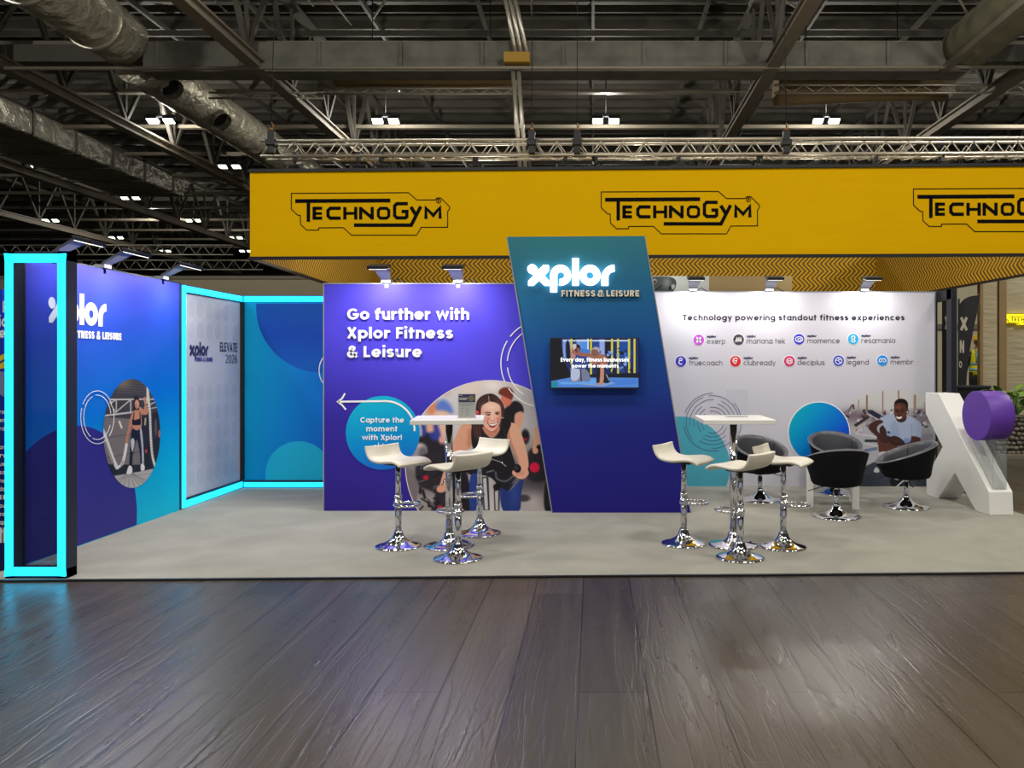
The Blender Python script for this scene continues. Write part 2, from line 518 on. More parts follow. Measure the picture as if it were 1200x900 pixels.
# ------------------------------------------------------------------ printed pictures, painted as colour on a fine grid
class Paint:
    def __init__(self, mp, x0, y0, x1, y1, step, base):
        self.mp = mp
        self.nx = int(round((x1-x0)/step))+1; self.ny = int(round((y1-y0)/step))+1
        self.gx, self.gy = np.meshgrid(np.linspace(x0, x1, self.nx), np.linspace(y0, y1, self.ny))
        self.img = np.ones((self.ny, self.nx, 3))*np.array(base, float)
        self.o = (0, 0); self.s = 1.0; self.step = step
    def use(self, ox, oy, s):
        self.o = (ox, oy); self.s = s
    def T(self, p):
        return [(self.o[0]+a/self.s, self.o[1]+b/self.s) for a, b in p]
    def _mix(self, al, c):
        al = al[..., None]
        self.img = self.img*(1-al)+np.array(c, float)*al
    def blob(self, x, y, rx, ry, c, a=1.0):
        (x, y), = self.T([(x, y)]); rx /= self.s; ry /= self.s
        d = ((self.gx-x)/rx)**2+((self.gy-y)/ry)**2
        self._mix(a*np.exp(-d), c)
    def ell(self, x, y, rx, ry, c, rot=0, soft=1.0, a=1.0):
        (x, y), = self.T([(x, y)]); rx /= self.s; ry /= self.s
        cr, sr = math.cos(math.radians(rot)), math.sin(math.radians(rot))
        dx, dy = self.gx-x, self.gy-y
        u, v = dx*cr+dy*sr, -dx*sr+dy*cr
        k = np.sqrt((u/rx)**2+(v/ry)**2)
        sd = (k-1)*min(rx, ry)
        self._mix(a*np.clip(.5-sd/(soft*self.step), 0, 1), c)
    def poly(self, p, c, smooth=True, soft=1.0, a=1.0):
        p = self.T(p)
        if smooth: p = smooth_path(p, True, 4)
        ins = np.zeros(self.gx.shape, bool); dm = np.full(self.gx.shape, 1e9)
        n = len(p)
        for i in range(n):
            (ax, ay), (bx, by) = p[i], p[(i+1) % n]
            if ay != by:
                cond = ((ay > self.gy) != (by > self.gy)) & (self.gx < (bx-ax)*(self.gy-ay)/(by-ay)+ax)
                ins ^= cond
            ex, ey = bx-ax, by-ay; l2 = ex*ex+ey*ey+1e-12
            t = np.clip(((self.gx-ax)*ex+(self.gy-ay)*ey)/l2, 0, 1)
            dm = np.minimum(dm, (self.gx-ax-t*ex)**2+(self.gy-ay-t*ey)**2)
        sd = np.sqrt(dm)*np.where(ins, -1, 1)
        self._mix(a*np.clip(.5-sd/(soft*self.step), 0, 1), c)
    def line(self, p, w, c, smooth=True, soft=1.0, a=1.0):
        p = self.T(p); w = w/self.s
        if smooth and len(p) > 2: p = smooth_path(p, False, 4)
        dm = np.full(self.gx.shape, 1e9)
        for (ax, ay), (bx, by) in zip(p[:-1], p[1:]):
            ex, ey = bx-ax, by-ay; l2 = ex*ex+ey*ey+1e-12
            t = np.clip(((self.gx-ax)*ex+(self.gy-ay)*ey)/l2, 0, 1)
            dm = np.minimum(dm, (self.gx-ax-t*ex)**2+(self.gy-ay-t*ey)**2)
        self._mix(a*np.clip(.5-(np.sqrt(dm)-w/2)/(soft*self.step), 0, 1), c)
    def build(self, name, material, parent, d=.002, mask=None):
        """mask: (cx, cy, rx, ry) keeps an ellipse with a clean edge"""
        gx, gy = self.gx.copy(), self.gy.copy()
        ny, nx = gx.shape
        if mask:
            cx, cy, rx, ry = mask
            k = np.sqrt(((gx-cx)/rx)**2+((gy-cy)/ry)**2)
            out = k > 1
            gx = np.where(out, cx+(gx-cx)/k, gx); gy = np.where(out, cy+(gy-cy)/k, gy)
        org = ORG.get(parent.name, Vector((0, 0, 0)))
        vs = [tuple(self.mp(gx[j, i], gy[j, i], d)-org) for j in range(ny) for i in range(nx)]
        fs = []
        for j in range(ny-1):
            for i in range(nx-1):
                if mask and out[j, i] and out[j+1, i] and out[j, i+1] and out[j+1, i+1]:
                    continue
                fs.append((j*nx+i, (j+1)*nx+i, (j+1)*nx+i+1, j*nx+i+1))
        me = bpy.data.meshes.new(name)
        me.from_pydata(vs, [], fs)
        ca = me.color_attributes.new('Col', 'FLOAT_COLOR', 'POINT')
        s = np.clip(self.img/255.0, 0, 1)
        l = np.where(s <= .04045, s/12.92, ((s+.055)/1.055)**2.4)
        rgba = np.ones((ny*nx, 4), np.float32); rgba[:, :3] = l.reshape(-1, 3)
        ca.data.foreach_set('color', rgba.ravel())
        me.materials.append(material)
        bm = bmesh.new(); bm.from_mesh(me)
        bmesh.ops.delete(bm, geom=[v for v in bm.verts if not v.link_faces], context='VERTS')
        bm.to_mesh(me); bm.free()
        o = bpy.data.objects.new(name, me)
        COL.objects.link(o); o.parent = parent
        ORG[o.name] = org
        return o
# ------------------------------------------------------------------ the hall
def plank_mat():
    m, nt, b = new_mat('dark_embossed_planks')
    N = nt.nodes.new; L = nt.links.new
    tc = N('ShaderNodeTexCoord'); mp = N('ShaderNodeMapping')
    mp.inputs['Rotation'].default_value = (0, 0, PI/2)
    mp.inputs['Location'].default_value = (.3, .07, 0)
    L(tc.outputs['Object'], mp.inputs[0])
    br = N('ShaderNodeTexBrick')
    br.inputs['Scale'].default_value = 1
    br.inputs['Brick Width'].default_value = 2.5
    br.inputs['Row Height'].default_value = .335
    br.inputs['Mortar Size'].default_value = .0035
    br.inputs['Mortar Smooth'].default_value = .2
    br.inputs['Color1'].default_value = rgb(70, 63, 55)
    br.inputs['Color2'].default_value = rgb(84, 77, 68)
    br.inputs['Mortar'].default_value = rgb(16, 14, 12)
    br.offset = .37; br.offset_frequency = 3
    L(mp.outputs[0], br.inputs['Vector'])
    # embossed wood grain running along the planks
    def grain(sx, sy, scale, dist, detail):
        g = N('ShaderNodeMapping'); g.inputs['Scale'].default_value = (sx, sy, 1)
        L(tc.outputs['Object'], g.inputs[0])
        n_ = N('ShaderNodeTexNoise'); n_.inputs['Scale'].default_value = scale; n_.inputs['Detail'].default_value = detail; n_.inputs['Distortion'].default_value = dist
        L(g.outputs[0], n_.inputs['Vector'])
        return n_
    def cracks(n_, width):
        a = N('ShaderNodeMath'); a.operation = 'SUBTRACT'; a.inputs[1].default_value = .5; L(n_.outputs['Fac'], a.inputs[0])
        b_ = N('ShaderNodeMath'); b_.operation = 'ABSOLUTE'; L(a.outputs[0], b_.inputs[0])
        c_ = N('ShaderNodeMapRange'); c_.inputs['From Max'].default_value = width; c_.inputs['To Min'].default_value = 0; c_.inputs['To Max'].default_value = 1
        L(b_.outputs[0], c_.inputs['Value']); return c_
    ns = grain(6, .45, 1.6, .6, 5)
    c1 = cracks(grain(7, .5, 1.0, .8, 3), .035)
    c2 = cracks(grain(16, 1.8, 1.0, 1.4, 4), .06)
    fine = grain(40, 5, 1.0, .3, 4)
    m1 = N('ShaderNodeMath'); m1.operation = 'MULTIPLY_ADD'; m1.inputs[1].default_value = .4; L(c2.outputs[0], m1.inputs[0]); L(c1.outputs[0], m1.inputs[2])
    m2 = N('ShaderNodeMath'); m2.operation = 'MULTIPLY_ADD'; m2.inputs[1].default_value = .5; L(fine.outputs['Fac'], m2.inputs[0]); L(m1.outputs[0], m2.inputs[2])
    h2 = N('ShaderNodeMath'); h2.operation = 'MULTIPLY_ADD'; h2.inputs[1].default_value = -2.5
    L(br.outputs['Fac'], h2.inputs[0]); L(m2.outputs[0], h2.inputs[2])
    bp = N('ShaderNodeBump'); bp.inputs['Strength'].default_value = .30; bp.inputs['Distance'].default_value = .004
    L(h2.outputs[0], bp.inputs['Height']); L(bp.outputs[0], b.inputs['Normal'])
    mx = N('ShaderNodeMix'); mx.data_type = 'RGBA'; mx.blend_type = 'MULTIPLY'
    mx.inputs['Factor'].default_value = .6
    cr = N('ShaderNodeValToRGB'); cr.color_ramp.elements[0].position = .3; cr.color_ramp.elements[0].color = (.45, .44, .43, 1); cr.color_ramp.elements[1].position = .75
    L(ns.outputs['Fac'], cr.inputs[0])
    L(br.outputs['Color'], mx.inputs['A']); L(cr.outputs[0], mx.inputs['B'])
    L(mx.outputs['Result'], b.inputs['Base Color'])
    rr = N('ShaderNodeMapRange'); rr.inputs['To Min'].default_value = .22; rr.inputs['To Max'].default_value = .36
    L(ns.outputs['Fac'], rr.inputs['Value']); L(rr.outputs[0], b.inputs['Roughness'])
    b.inputs['Specular IOR Level'].default_value = .55
    return m
M_PLANK = plank_mat()
fl = MB(); fl.flat([(-45, -14, 0), (45, -14, 0), (45, 72, 0), (-45, 72, 0)])
struct(fl.build('floor', M_PLANK))

def deck_mat():
    m, nt, b = new_mat('corrugated_roof_deck')
    N = nt.nodes.new; L = nt.links.new
    tc = N('ShaderNodeTexCoord')
    wv = N('ShaderNodeTexWave'); wv.bands_direction = 'Y'; wv.inputs['Scale'].default_value = 1.1; wv.inputs['Distortion'].default_value = 0
    L(tc.outputs['Object'], wv.inputs['Vector'])
    nz = N('ShaderNodeTexNoise'); nz.inputs['Scale'].default_value = .9; nz.inputs['Detail'].default_value = 5
    L(tc.outputs['Object'], nz.inputs['Vector'])
    cr = N('ShaderNodeValToRGB'); cr.color_ramp.elements[0].color = rgb(58, 57, 53); cr.color_ramp.elements[1].color = rgb(124, 119, 108)
    L(nz.outputs['Fac'], cr.inputs[0]); L(cr.outputs[0], b.inputs['Base Color'])
    bp = N('ShaderNodeBump'); bp.inputs['Strength'].default_value = 1; bp.inputs['Distance'].default_value = .12
    L(wv.outputs['Fac'], bp.inputs['Height']); L(bp.outputs[0], b.inputs['Normal'])
    b.inputs['Roughness'].default_value = .6
    return m
cl = MB(); cl.bb(-45, 45, -14, 72, 11.42, 11.6)
M_DECK = deck_mat()
struct(cl.build('ceiling', M_DECK))
cl = MB()
y = 7.6
while y < 40:          # trapezoid ribs of the deck
    cl.prism([(-45, y, 11.42), (-45, y+.06, 11.3), (-45, y+.16, 11.3), (-45, y+.22, 11.42)], [(45, y, 11.42), (45, y+.06, 11.3), (45, y+.16, 11.3), (45, y+.22, 11.42)])
    y += .32 if y < 18 else .5
struct(cl.build('roof_deck', M_DECK))
M_HALLWALL = mat('dim_hall_wall', (78, 74, 68), .8, 0, .15, 1.5)
for nm, x0, x1, y0, y1 in (('wall_back', -45, 45, 72, 72.3), ('wall_left', -45.3, -45, -14, 72), ('wall_right', 45, 45.3, -14, 72)):
    w = MB(); w.bb(x0, x1, y0, y1, 0, 11.5); struct(w.build(nm, M_HALLWALL))

M_STEEL = mat('dusty_painted_steel', (132, 124, 110), .6, .1, .18, 2.5)
M_STEELDARK = mat('dark_roof_steel', (86, 82, 74), .65, .1, .2, 2.0)
M_GIRDER = mat('grimy_girder_cladding', (112, 110, 100), .7, 0, .6, 2.2, .2)
M_RAIL = mat('thin_grey_roof_rail', (146, 138, 122), .5, .2, .12)
M_FOIL = mat('crinkled_duct_foil', (188, 182, 164), .38, .5, .4, 3.0, 1.0, bdist=.16)
M_FOILDARK = mat('dark_duct_foil', (150, 146, 134), .4, .5, .5, 2.6, 1.0, bdist=.2)
M_TANDUCT = mat('tan_pipe_lagging', (152, 130, 92), .7, 0, .25, 2.0, .2)
M_ALU = mat('brushed_aluminium', (222, 216, 200), .35, .75, .05)

for i, y in enumerate(np.arange(8.6, 60, 1.65)):
    p = MB(); p.bb(-44, 44, y-.05, y+.05, 11.05, 11.3)
    struct(p.build('roof_purlin', M_STEELDARK))
for x in np.arange(-30, 31, 3.0):
    p = MB(); p.bb(x-.04, x+.04, 8, 60, 10.9, 11.05)
    struct(p.build('roof_batten', M_STEELDARK))
# main trusses running away from the viewer
for x in (-27.5, -20.6, -13.7, -7.8, 4.15, 10.2, 16.4, 23.0):
    t = MB()
    y0, y1, zb, zt = 9.5, 60.0, 8.42, 10.75
    t.bb(x-.15, x+.15, y0, y1, zb-.03, zb+.03); t.bb(x-.02, x+.02, y0, y1, zb, zb+.24); t.bb(x-.11, x+.11, y0, y1, zb+.22, zb+.27)
    struct(t.build('truss_chord', M_STEEL))
    u = MB(); u.bb(x-.12, x+.12, y0, y1, zt, zt+.15)
    y = y0
    while y < y1-2.6:
        u.beam((x, y, zb+.25), (x, y+1.3, zt), .11, .09)
        u.beam((x, y+1.3, zt), (x, y+2.6, zb+.25), .11, .09)
        u.beam((x, y+2.6, zb+.25), (x, y+2.6, zt), .08, .08)
        y += 2.6
    struct(u.build('truss_web', M_STEELDARK))
g = MB(); g.bb(-10.55, 8.75, 18, 18.6, 8.44, 9.12)
for x in np.arange(-10.2, 8.7, 1.9): g.bb(x-.03, x+.03, 17.95, 18, 8.44, 9.12)
g.bb(-10.55, 8.75, 17.93, 18.1, 8.4, 8.46)
struct(g.build('roof_girder', M_GIRDER))
g = MB(); g.bb(-24, -10.55, 18.1, 18.4, 8.7, 9.1); g.bb(8.75, 24, 18.1, 18.4, 8.7, 9.1)
struct(g.build('roof_girder', M_STEELDARK))
p = MB(); p.tube([(-16, 17.7, 8.38), (16, 17.7, 8.42)], .045, 8); struct(p.build('roof_rail', M_RAIL))
for k in range(-1, 10):
    y = 22.1+3.3*k
    p = MB(); p.bb(-38, 38, y-.05, y+.05, 9.36, 9.46); p.bb(-38, 38, y-.09, y+.09, 9.34, 9.37)
    struct(p.build('roof_rail', M_RAIL))
for k in range(0, 5):
    y = 13.0+1.9*k
    if abs(y-18) < .8: continue
    p = MB(); p.bb(-38, 38, y-.04, y+.04, 10.35, 10.5); struct(p.build('roof_rail', M_STEELDARK))
# thin hanger rods and pipes up in the roof at the top of the picture
rr_ = random.Random(3)
for k in range(70):
    x = rr_.uniform(-10, 11); y = rr_.uniform(11.5, 17.0); L_ = rr_.uniform(.8, 3.2)
    p = MB(); z = rr_.uniform(9.6, 10.9)
    if rr_.random() < .6: p.tube([(x, y, z), (x+rr_.uniform(-.15, .15), y+L_, z)], .022, 6)
    else: p.tube([(x, y, z), (x+rr_.uniform(-1.2, 1.2), y+L_*.5, z-rr_.uniform(0, .5))], .028, 6)
    struct(p.build('roof_pipe', M_RAIL))

# ducts
def wavy(x, z, y0, y1, r, n=28):
    pts = []; rs = []
    m = int((y1-y0)/.22)
    for i in range(m+1):
        pts.append((x, y0+(y1-y0)*i/m, z)); rs.append(r*(1+.025*math.sin(i*2.1)+.02*rr_.uniform(-1, 1)))
    b = MB(); b.tube(pts, rs, n); return b
d = thing('ventilation_duct', 'wide crinkled silver duct crossing the upper left corner of the roof', 'duct', (-11, 11.5, 9.1))
wavy(-11.0, 9.15, 11.2, 17.9, .62).build('duct_tube', M_FOIL, d)
for y in (12.6, 14.8, 16.9):
    b = MB(); b.lathe([(.66, -.05), (.67, 0), (.66, .05)], (0, 0, 0), 28)
    b.v = [(-11+v[0], y+v[2], 9.15+v[1]) for v in b.v]
    b.build('band', M_ALU, d)
d = thing('ventilation_duct', 'silver duct with round side outlets beyond the girder, above the yellow banner corner', 'duct', (-11, 19, 9))
wavy(-11.2, 9.0, 18.8, 33.0, .58).build('duct_tube', M_FOIL, d)
for y, a in ((19.6, -1.1), (22.2, -1.0), (25.6, -1.05), (29, -1.0)):
    c = Vector((-11.2, y, 9.0)); n = Vector((.75, -.25, -.65)).normalized()
    o = MB(); o.tube([c+n*.42, c+n*.80], .27, 20, caps=False); o.tube([c+n*.78, c+n*.81], .28, 20, caps=False)
    oo = o.build('duct_outlet', M_FOIL, d)
    h = MB(); h.tube([c+n*.52, c+n*.60], .26, 20); h.build('outlet_shade_disc', M_BLACK, oo)  # black disc standing in for the shade inside the outlet
d = thing('ventilation_duct', 'big grimy duct entering at the top right corner of the roof', 'duct', (8.6, 11, 9))
wavy(8.75, 9.0, 11.0, 17.9, .56).build('duct_tube', mat('olive_grey_duct', (134, 130, 108), .6, .2, .3, 3, .5), d)
b = MB(); b.bb(8.1, 8.25, 11, 17.9, 8.36, 8.5); b.build('duct_ledge', M_STEEL, d)
d = thing('ventilation_duct', 'tan lagged duct lying beyond the girder at the upper right', 'duct', (6, 20, 8.8))
b = MB(); b.tube([(4.8, 20.2, 8.75), (8.6, 20.2, 8.9), (9.4, 20.6, 9.0)], .38, 20); b.build('duct_tube', M_TANDUCT, d)
for x in (5.6, 8.0):
    b = MB(); b.tube([(x, 20.2, 9.1), (x, 20.2, 11.3)], .015, 6); b.build('hanger', M_DARK, d)
d = thing('ventilation_duct', 'straight tan pipe duct under the girder beside the hanging conduit', 'duct', (-4, 19.5, 8.8))
b = MB(); b.tube([(-6.5, 19.5, 8.8), (-1.95, 19.5, 8.8)], .21, 20); b.build('duct_tube', M_TANDUCT, d)
for x in (-5.6, -2.6):
    b = MB(); b.tube([(x, 19.5, 9.0), (x, 19.5, 11.3)], .015, 6); b.build('hanger', M_DARK, d)
b = MB(); b.lathe([(.21, 0), (.25, .02), (.25, .3), (.2, .34)], (0, 0, 0), 20); b.v = [(-6.55+v[2]*-1, 19.5+v[0], 8.8+v[1]) for v in b.v]
b.build('duct_collar', M_STEEL, d)
d = thing('foil_air_duct', 'dark flat foil-wrapped duct high on the far left side', 'duct', (-17, 15, 8.6))
b = MB(); b.bb(-20.35, -17.5, 13, 33, 8.7, 9.5)
b.build('duct_body', M_FOILDARK, d, bevel=.1)
for y in np.arange(14, 33, 2.0):
    b = MB(); b.bb(-20.39, -17.46, y-.04, y+.04, 8.66, 9.54); b.build('band', M_STEELDARK, d)
b = MB(); b.bb(-17.5, -17.1, 19.0, 20.2, 8.75, 9.4); b.build('junction_box', M_BLACK, d)

# conduit bundle
d = thing('conduit_bundle', 'bundle of pale conduits dropping from the roof behind the banner', 'pipes', (-1.8, 18, 8))
b = MB()
for k in range(3): b.tube([(-1.78+.13*k, 17.8, 8.7), (-1.98+.12*k, 17.8, 9.75), (-2.32+.11*k, 17.8, 11.2)], .05, 10)
b.build('upper_conduit', M_ALU, d)
b = MB()
for k in range(2): b.tube([(-1.86+.13*k, 17.8, 8.4), (-1.72+.13*k, 18.2, 6.0)], .05, 10)
b.build('lower_conduit', M_ALU, d)
b = MB(); b.bb(-2.05, -1.45, 17.55, 17.9, 8.48, 8.72); b.build('junction_box', mat('yellow_junction_box', (176, 138, 50), .5), d, bevel=.02)

# ladder beams
def ladder(name, label, x0, x1, y, z, h=.18):
    d = thing(name, label, 'lighting beam', (x0, y, z))
    for zz in (z, z+h):
        b = MB(); b.tube([(x0, y, zz), (x1, y, zz)], .03, 8); b.build('chord', M_ALU, d)
    b = MB(); x = x0+.15; k = 0
    while x < x1-.25:
        b.tube([(x, y, z if k % 2 else z+h), (x+.3, y, z+h if k % 2 else z)], .014, 6); x += .3; k += 1
    b.build('bracing', M_ALU, d)
    return d
ladder('ladder_beam', 'thin aluminium ladder beam hanging at the upper right', 4.6, 14, 19.5, 8.45, .2)
ladder('ladder_beam', 'thin ladder beam below the tan pipe duct', -6.9, -1.9, 19.2, 8.32, .14)
ladder('ladder_beam', 'thin ladder beam between silver duct and tan pipe', -9.9, -6.95, 19.8, 8.42, .14)
ladder('ladder_beam', 'distant ladder beam low at the far left', -26, -15.0, 32, 6.1, .4)
ladder('ladder_beam', 'lower distant ladder beam just above the blue wall corner', -24, -14.2, 33, 5.6, .4)

# box truss over the banner
tr = thing('lighting_truss', 'long silver box truss with zigzag bracing above the yellow banner', 'truss', (1, 12, 4.8))
x0, x1, yt, zt, h = -5.15, 8.6, 11.9, 4.80, .235
for dy in (0, h):
    for dz in (0, h):
        b = MB(); b.tube([(x0, yt+dy, zt+dz), (x1, yt+dy, zt+dz+.06)], .025, 10); b.build('chord', M_ALU, tr)
for dy in (0, h):
    b = MB(); x = x0; k = 0
    while x < x1-.2:
        b.tube([(x, yt+dy, zt+(h if k % 2 else 0)), (x+.17, yt+dy, zt+(0 if k % 2 else h))], .009, 6); x += .17; k += 1
    b.build('bracing', M_ALU, tr)
b = MB(); x = x0; k = 0
while x < x1-.2:
    b.tube([(x, yt+(h if k % 2 else 0), zt), (x+.17, yt+(0 if k % 2 else h), zt)], .009, 6); x += .17; k += 1
b.build('bracing', M_ALU, tr)

for px, nm in ((312, 'at the truss left end'), (622, 'beside the hanging conduit'), (676, 'just right of the conduit'), (925, 'above the right part of the banner')):
    c = W(px, 165, 11.6)
    d = thing('chain_hoist', 'black chain hoist gripping the silver truss '+nm, 'hoist', (c.x, 11.6, 4.7))
    b = MB(); b.tube([(c.x, 11.79, 5.2), (c.x, 12.1, 11.05)], .007, 6); b.build('chain', M_DARK, d)
    b = MB(); b.bb(c.x-.05, c.x+.05, 11.74, 11.84, 4.80, 5.16); b.bb(c.x-.075, c.x+.075, 11.72, 11.86, 4.92, 5.02); b.build('hoist_body', M_BLACK, d, bevel=.015)
    b = MB(); b.lathe([(.02, 0), (.03, .02), (.02, .04)], (c.x, 11.79, 5.16), 12); b.tube([(c.x, 11.79, 5.18), (c.x+.03, 11.79, 5.24), (c.x, 11.79, 5.28)], .01, 6); b.build('hook', mat('orange_hook', (150, 100, 30), .5), d)

sl = None
for i, (px, nm) in enumerate(((346, 'first from the left'), (420, 'second from the left'), (447, 'third from the left'), (557, 'above the first half of the banner'), (662, 'right of the conduit'), (697, 'second right of the conduit'), (795, 'above the second banner emblem'), (890, 'past the second banner emblem'), (1027, 'second from the right end'), (1103, 'nearest the right end'))):
    x = W(px, 180, 11.95).x
    lab = 'small black stage light under the silver truss, '+nm
    if sl is None:
        sl = thing('stage_light', lab, 'stage light', (x, 11.95, 4.79), 0, 'stage lights under the truss')
        b = MB(); b.bb(-.03, .03, -.04, .04, -.06, .08); b.tube([(0, 0, -.05), (0, 0, -.12)], .015, 8); b.build('clamp', M_BLACK, sl, local=True)
        b = MB(); b.bb(-.13, -.115, -.03, .03, -.3, -.11); b.bb(.115, .13, -.03, .03, -.3, -.11); b.bb(-.13, .13, -.03, .03, -.125, -.11); b.build('yoke', M_BLACK, sl, local=True)
        b = MB(); b.lathe([(.055, -.14), (.09, -.1), (.10, .08), (.085, .12)], (0, 0, 0), 20)
        R = Matrix.Rotation(math.radians(40), 3, 'X'); b.v = [tuple(R @ Vector(v)+Vector((0, 0, -.27))) for v in b.v]
        b.build('lamp_body', M_DARK, sl, local=True)
    else:
        dup(sl, (x, 11.95, 4.79), .3*((i*37) % 5-2), lab)

# twin floodlights of the hall
M_FLOOD = mat('white_hot_lens', (250, 255, 226), .3, 0, 0, emit=7)
fl0 = None
spots = [(-13.5, 24), (-6.48, 24), (.4, 24), (7.28, 24), (-21.2, 29.6), (-14.0, 29.6), (-21.2, 35.2), (-28.8, 35.2), (-21.2, 40.8), (-28.8, 40.8), (-21.6, 46.4), (-28.8, 46.4), (-29.0, 52.0), (-23.5, 52.0)]
for x, y in spots:
    lab = 'twin hall floodlight glowing white under the dark roof'
    if fl0 is None:
        fl0 = thing('hall_floodlight', lab, 'floodlight', (x, y, 9.34), 0, 'hall floodlights')
        b = MB(); b.bb(-.45, .45, -.03, .03, -.06, 0); b.tube([(0, 0, 0), (0, 0, 2.0795)], .02, 8); b.build('bracket', M_DARK, fl0, local=True)
        for s in (-.26, .26):
            R = Matrix.Rotation(math.radians(-28), 3, 'X')
            b = MB(); b.box((s, 0, -.15), (.34, .24, .10), rot=R)
            hb = b.build('lamp_housing', M_DARK, fl0, local=True, bevel=.01)
            b = MB(); b.box(Vector((s, 0, -.15))+R @ Vector((0, 0, -.055)), (.30, .20, .012), rot=R)
            b.build('lens', M_FLOOD, hb, local=True)
    else:
        dup(fl0, (x, y, 9.34), 0)
# ------------------------------------------------------------------ the stand: carpet, walls, prints
def carpet_mat():
    m, nt, b = new_mat('pale_grey_carpet')
    N = nt.nodes.new; L = nt.links.new
    tc = N('ShaderNodeTexCoord')
    n1 = N('ShaderNodeTexNoise'); n1.inputs['Scale'].default_value = 1.6; n1.inputs['Detail'].default_value = 6; n1.inputs['Distortion'].default_value = 1.2
    n2 = N('ShaderNodeTexNoise'); n2.inputs['Scale'].default_value = 220; n2.inputs['Detail'].default_value = 2
    L(tc.outputs['Object'], n1.inputs['Vector']); L(tc.outputs['Object'], n2.inputs['Vector'])
    cr = N('ShaderNodeValToRGB')
    cr.color_ramp.elements[0].position = .3; cr.color_ramp.elements[0].color = rgb(148, 146, 134)
    cr.color_ramp.elements[1].position = .7; cr.color_ramp.elements[1].color = rgb(160, 158, 146)
    L(n1.outputs['Fac'], cr.inputs[0])
    mx = N('ShaderNodeMix'); mx.data_type = 'RGBA'; mx.blend_type = 'OVERLAY'; mx.inputs['Factor'].default_value = .25
    L(cr.outputs[0], mx.inputs['A']); L(n2.outputs['Color'], mx.inputs['B'])
    hs = N('ShaderNodeHueSaturation'); hs.inputs['Saturation'].default_value = .8
    L(mx.outputs['Result'], hs.inputs['Color']); L(hs.outputs[0], b.inputs['Base Color'])
    bp = N('ShaderNodeBump'); bp.inputs['Strength'].default_value = .3; bp.inputs['Distance'].default_value = .004
    L(n2.outputs['Fac'], bp.inputs['Height']); L(bp.outputs[0], b.inputs['Normal'])
    b.inputs['Roughness'].default_value = .95; b.inputs['Specular IOR Level'].default_value = .1
    return m
def fy(x): return 5.738+.0282*x
c = MB()
lo = [(-6.2, fy(-6.2)), (4.5, fy(4.5)), (4.5, 10.0), (-6.2, 10.0)]
c.prism([(x, y, .012) for x, y in lo], [(x, y, .0005) for x, y in lo])
cp = c.build('carpet', carpet_mat())
tag(cp, 'pale grey exhibition carpet covering the whole stand floor', 'carpet')
c = MB(); c.beam((-6.2, fy(-6.2)-.012, .007), (4.5, fy(4.5)-.012, .007), .028, .014)
c.build('edge_strip', M_BLACK, cp)
CT = .0128   # carpet top

def wgrad(name, stops, vec, w0, w1, org, rough=.5):
    k = 1.0/(w1-w0); v = Vector(vec)*k
    return gradient_mat(name, stops, tuple(v), Vector(org).dot(Vector(vec))*k-w0*k, rough)
def circ_clip(cx, cy, r, x0=-1e9, x1=1e9, y0=-1e9, y1=1e9, n=72):
    p = [(cx+r*math.cos(2*PI*i/n), cy+r*math.sin(2*PI*i/n)) for i in range(n)]
    for ax, lim, sg in ((0, x0, 1), (0, x1, -1), (1, y0, 1), (1, y1, -1)):
        out = []
        for i in range(len(p)):
            a, b = p[i-1], p[i]
            ia, ib = (a[ax]-lim)*sg >= 0, (b[ax]-lim)*sg >= 0
            if ia != ib:
                t = (lim-a[ax])/(b[ax]-a[ax]); out.append((a[0]+t*(b[0]-a[0]), a[1]+t*(b[1]-a[1])))
            if ib: out.append(b)
        p = out
    return p

XL = -4.45
def left_wall(s, z, d=0.0): return Vector((XL+d, s, z))
def left_px(px, py, d=0.0):
    Y = FPX*XL/(px-VX)
    return Vector((XL+d, Y, CAMZ-(py-VY)*Y/FPX))

# ---- left wall with the long blue print
lw = thing('display_wall', 'blue display wall along the left side with a round rope-training photograph', 'display wall', (XL, 7.0, CT))
o = ORG[lw.name]
m = wgrad('blue_to_cyan_print', [(0, (0, 200, 236)), (.22, (0, 178, 236)), (.5, (0, 118, 226)), (.78, (36, 76, 196)), (1, (64, 62, 188))], (0, -.12, 1), -.95, 1.62, o)
b = MB(); b.bb(XL-.05, XL, 5.99, 8.26, CT, 2.45); b.build('wall_panel', m, lw)
b = MB(); b.bb(XL-.055, XL+.004, 8.26, 8.285, CT, 2.46); b.bb(XL-.055, XL+.004, 5.99, 8.26, 2.45, 2.462); b.build('edge_profile', M_FRAME, lw)
b = MB(); put_poly(b, left_wall, circ_clip(6.55, .12, .94, 6.0, 8.2, .02, 2.4), .001, .002)
b.build('printed_circle', mat('deep_violet_print', (44, 34, 140), .5, 0, .02), lw)
b = MB(); put_logo(b, left_wall, 6.27, 7.015, CAMZ+.60, CAMZ+.262, .002, .004); b.build('logo_lettering', M_PRINTWHITE, lw)
b = MB(); put_text(b, left_wall, 'FITNESS & LEISURE', 6.56, 7.24, CAMZ+.212, CAMZ+.278, .26, .14, .002, .004); b.build('small_lettering', M_PRINTWHITE, lw)
b = MB()
for rx, ry, gaps in ((19.5, 31, ((60, 200), (210, 330), (340, 405))), (16, 26, ((20, 110), (120, 250), (262, 350)))):
    for a0, a1 in gaps:
        put_ribbon(b, left_px, arc(113.5, 489, rx, ry, a0, a1, 30), .75, False, .004, .005)
b.build('printed_rings', M_PRINTWHITE, lw)
P = Paint(left_px, 120, 443, 188.5, 573, .55, (66, 63, 66))
P.use(110, 430, 5.625)
P.blob(200, 110, 60, 30, (150, 128, 90)); P.blob(300, 120, 120, 40, (70, 66, 66))
for k in range(5): P.line([(150, 95+k*18), (440, 120+k*16)], 4, (112, 108, 106), a=.6)
P.poly([(60, 330), (330, 350), (330, 640), (60, 660)], (122, 114, 112), False)
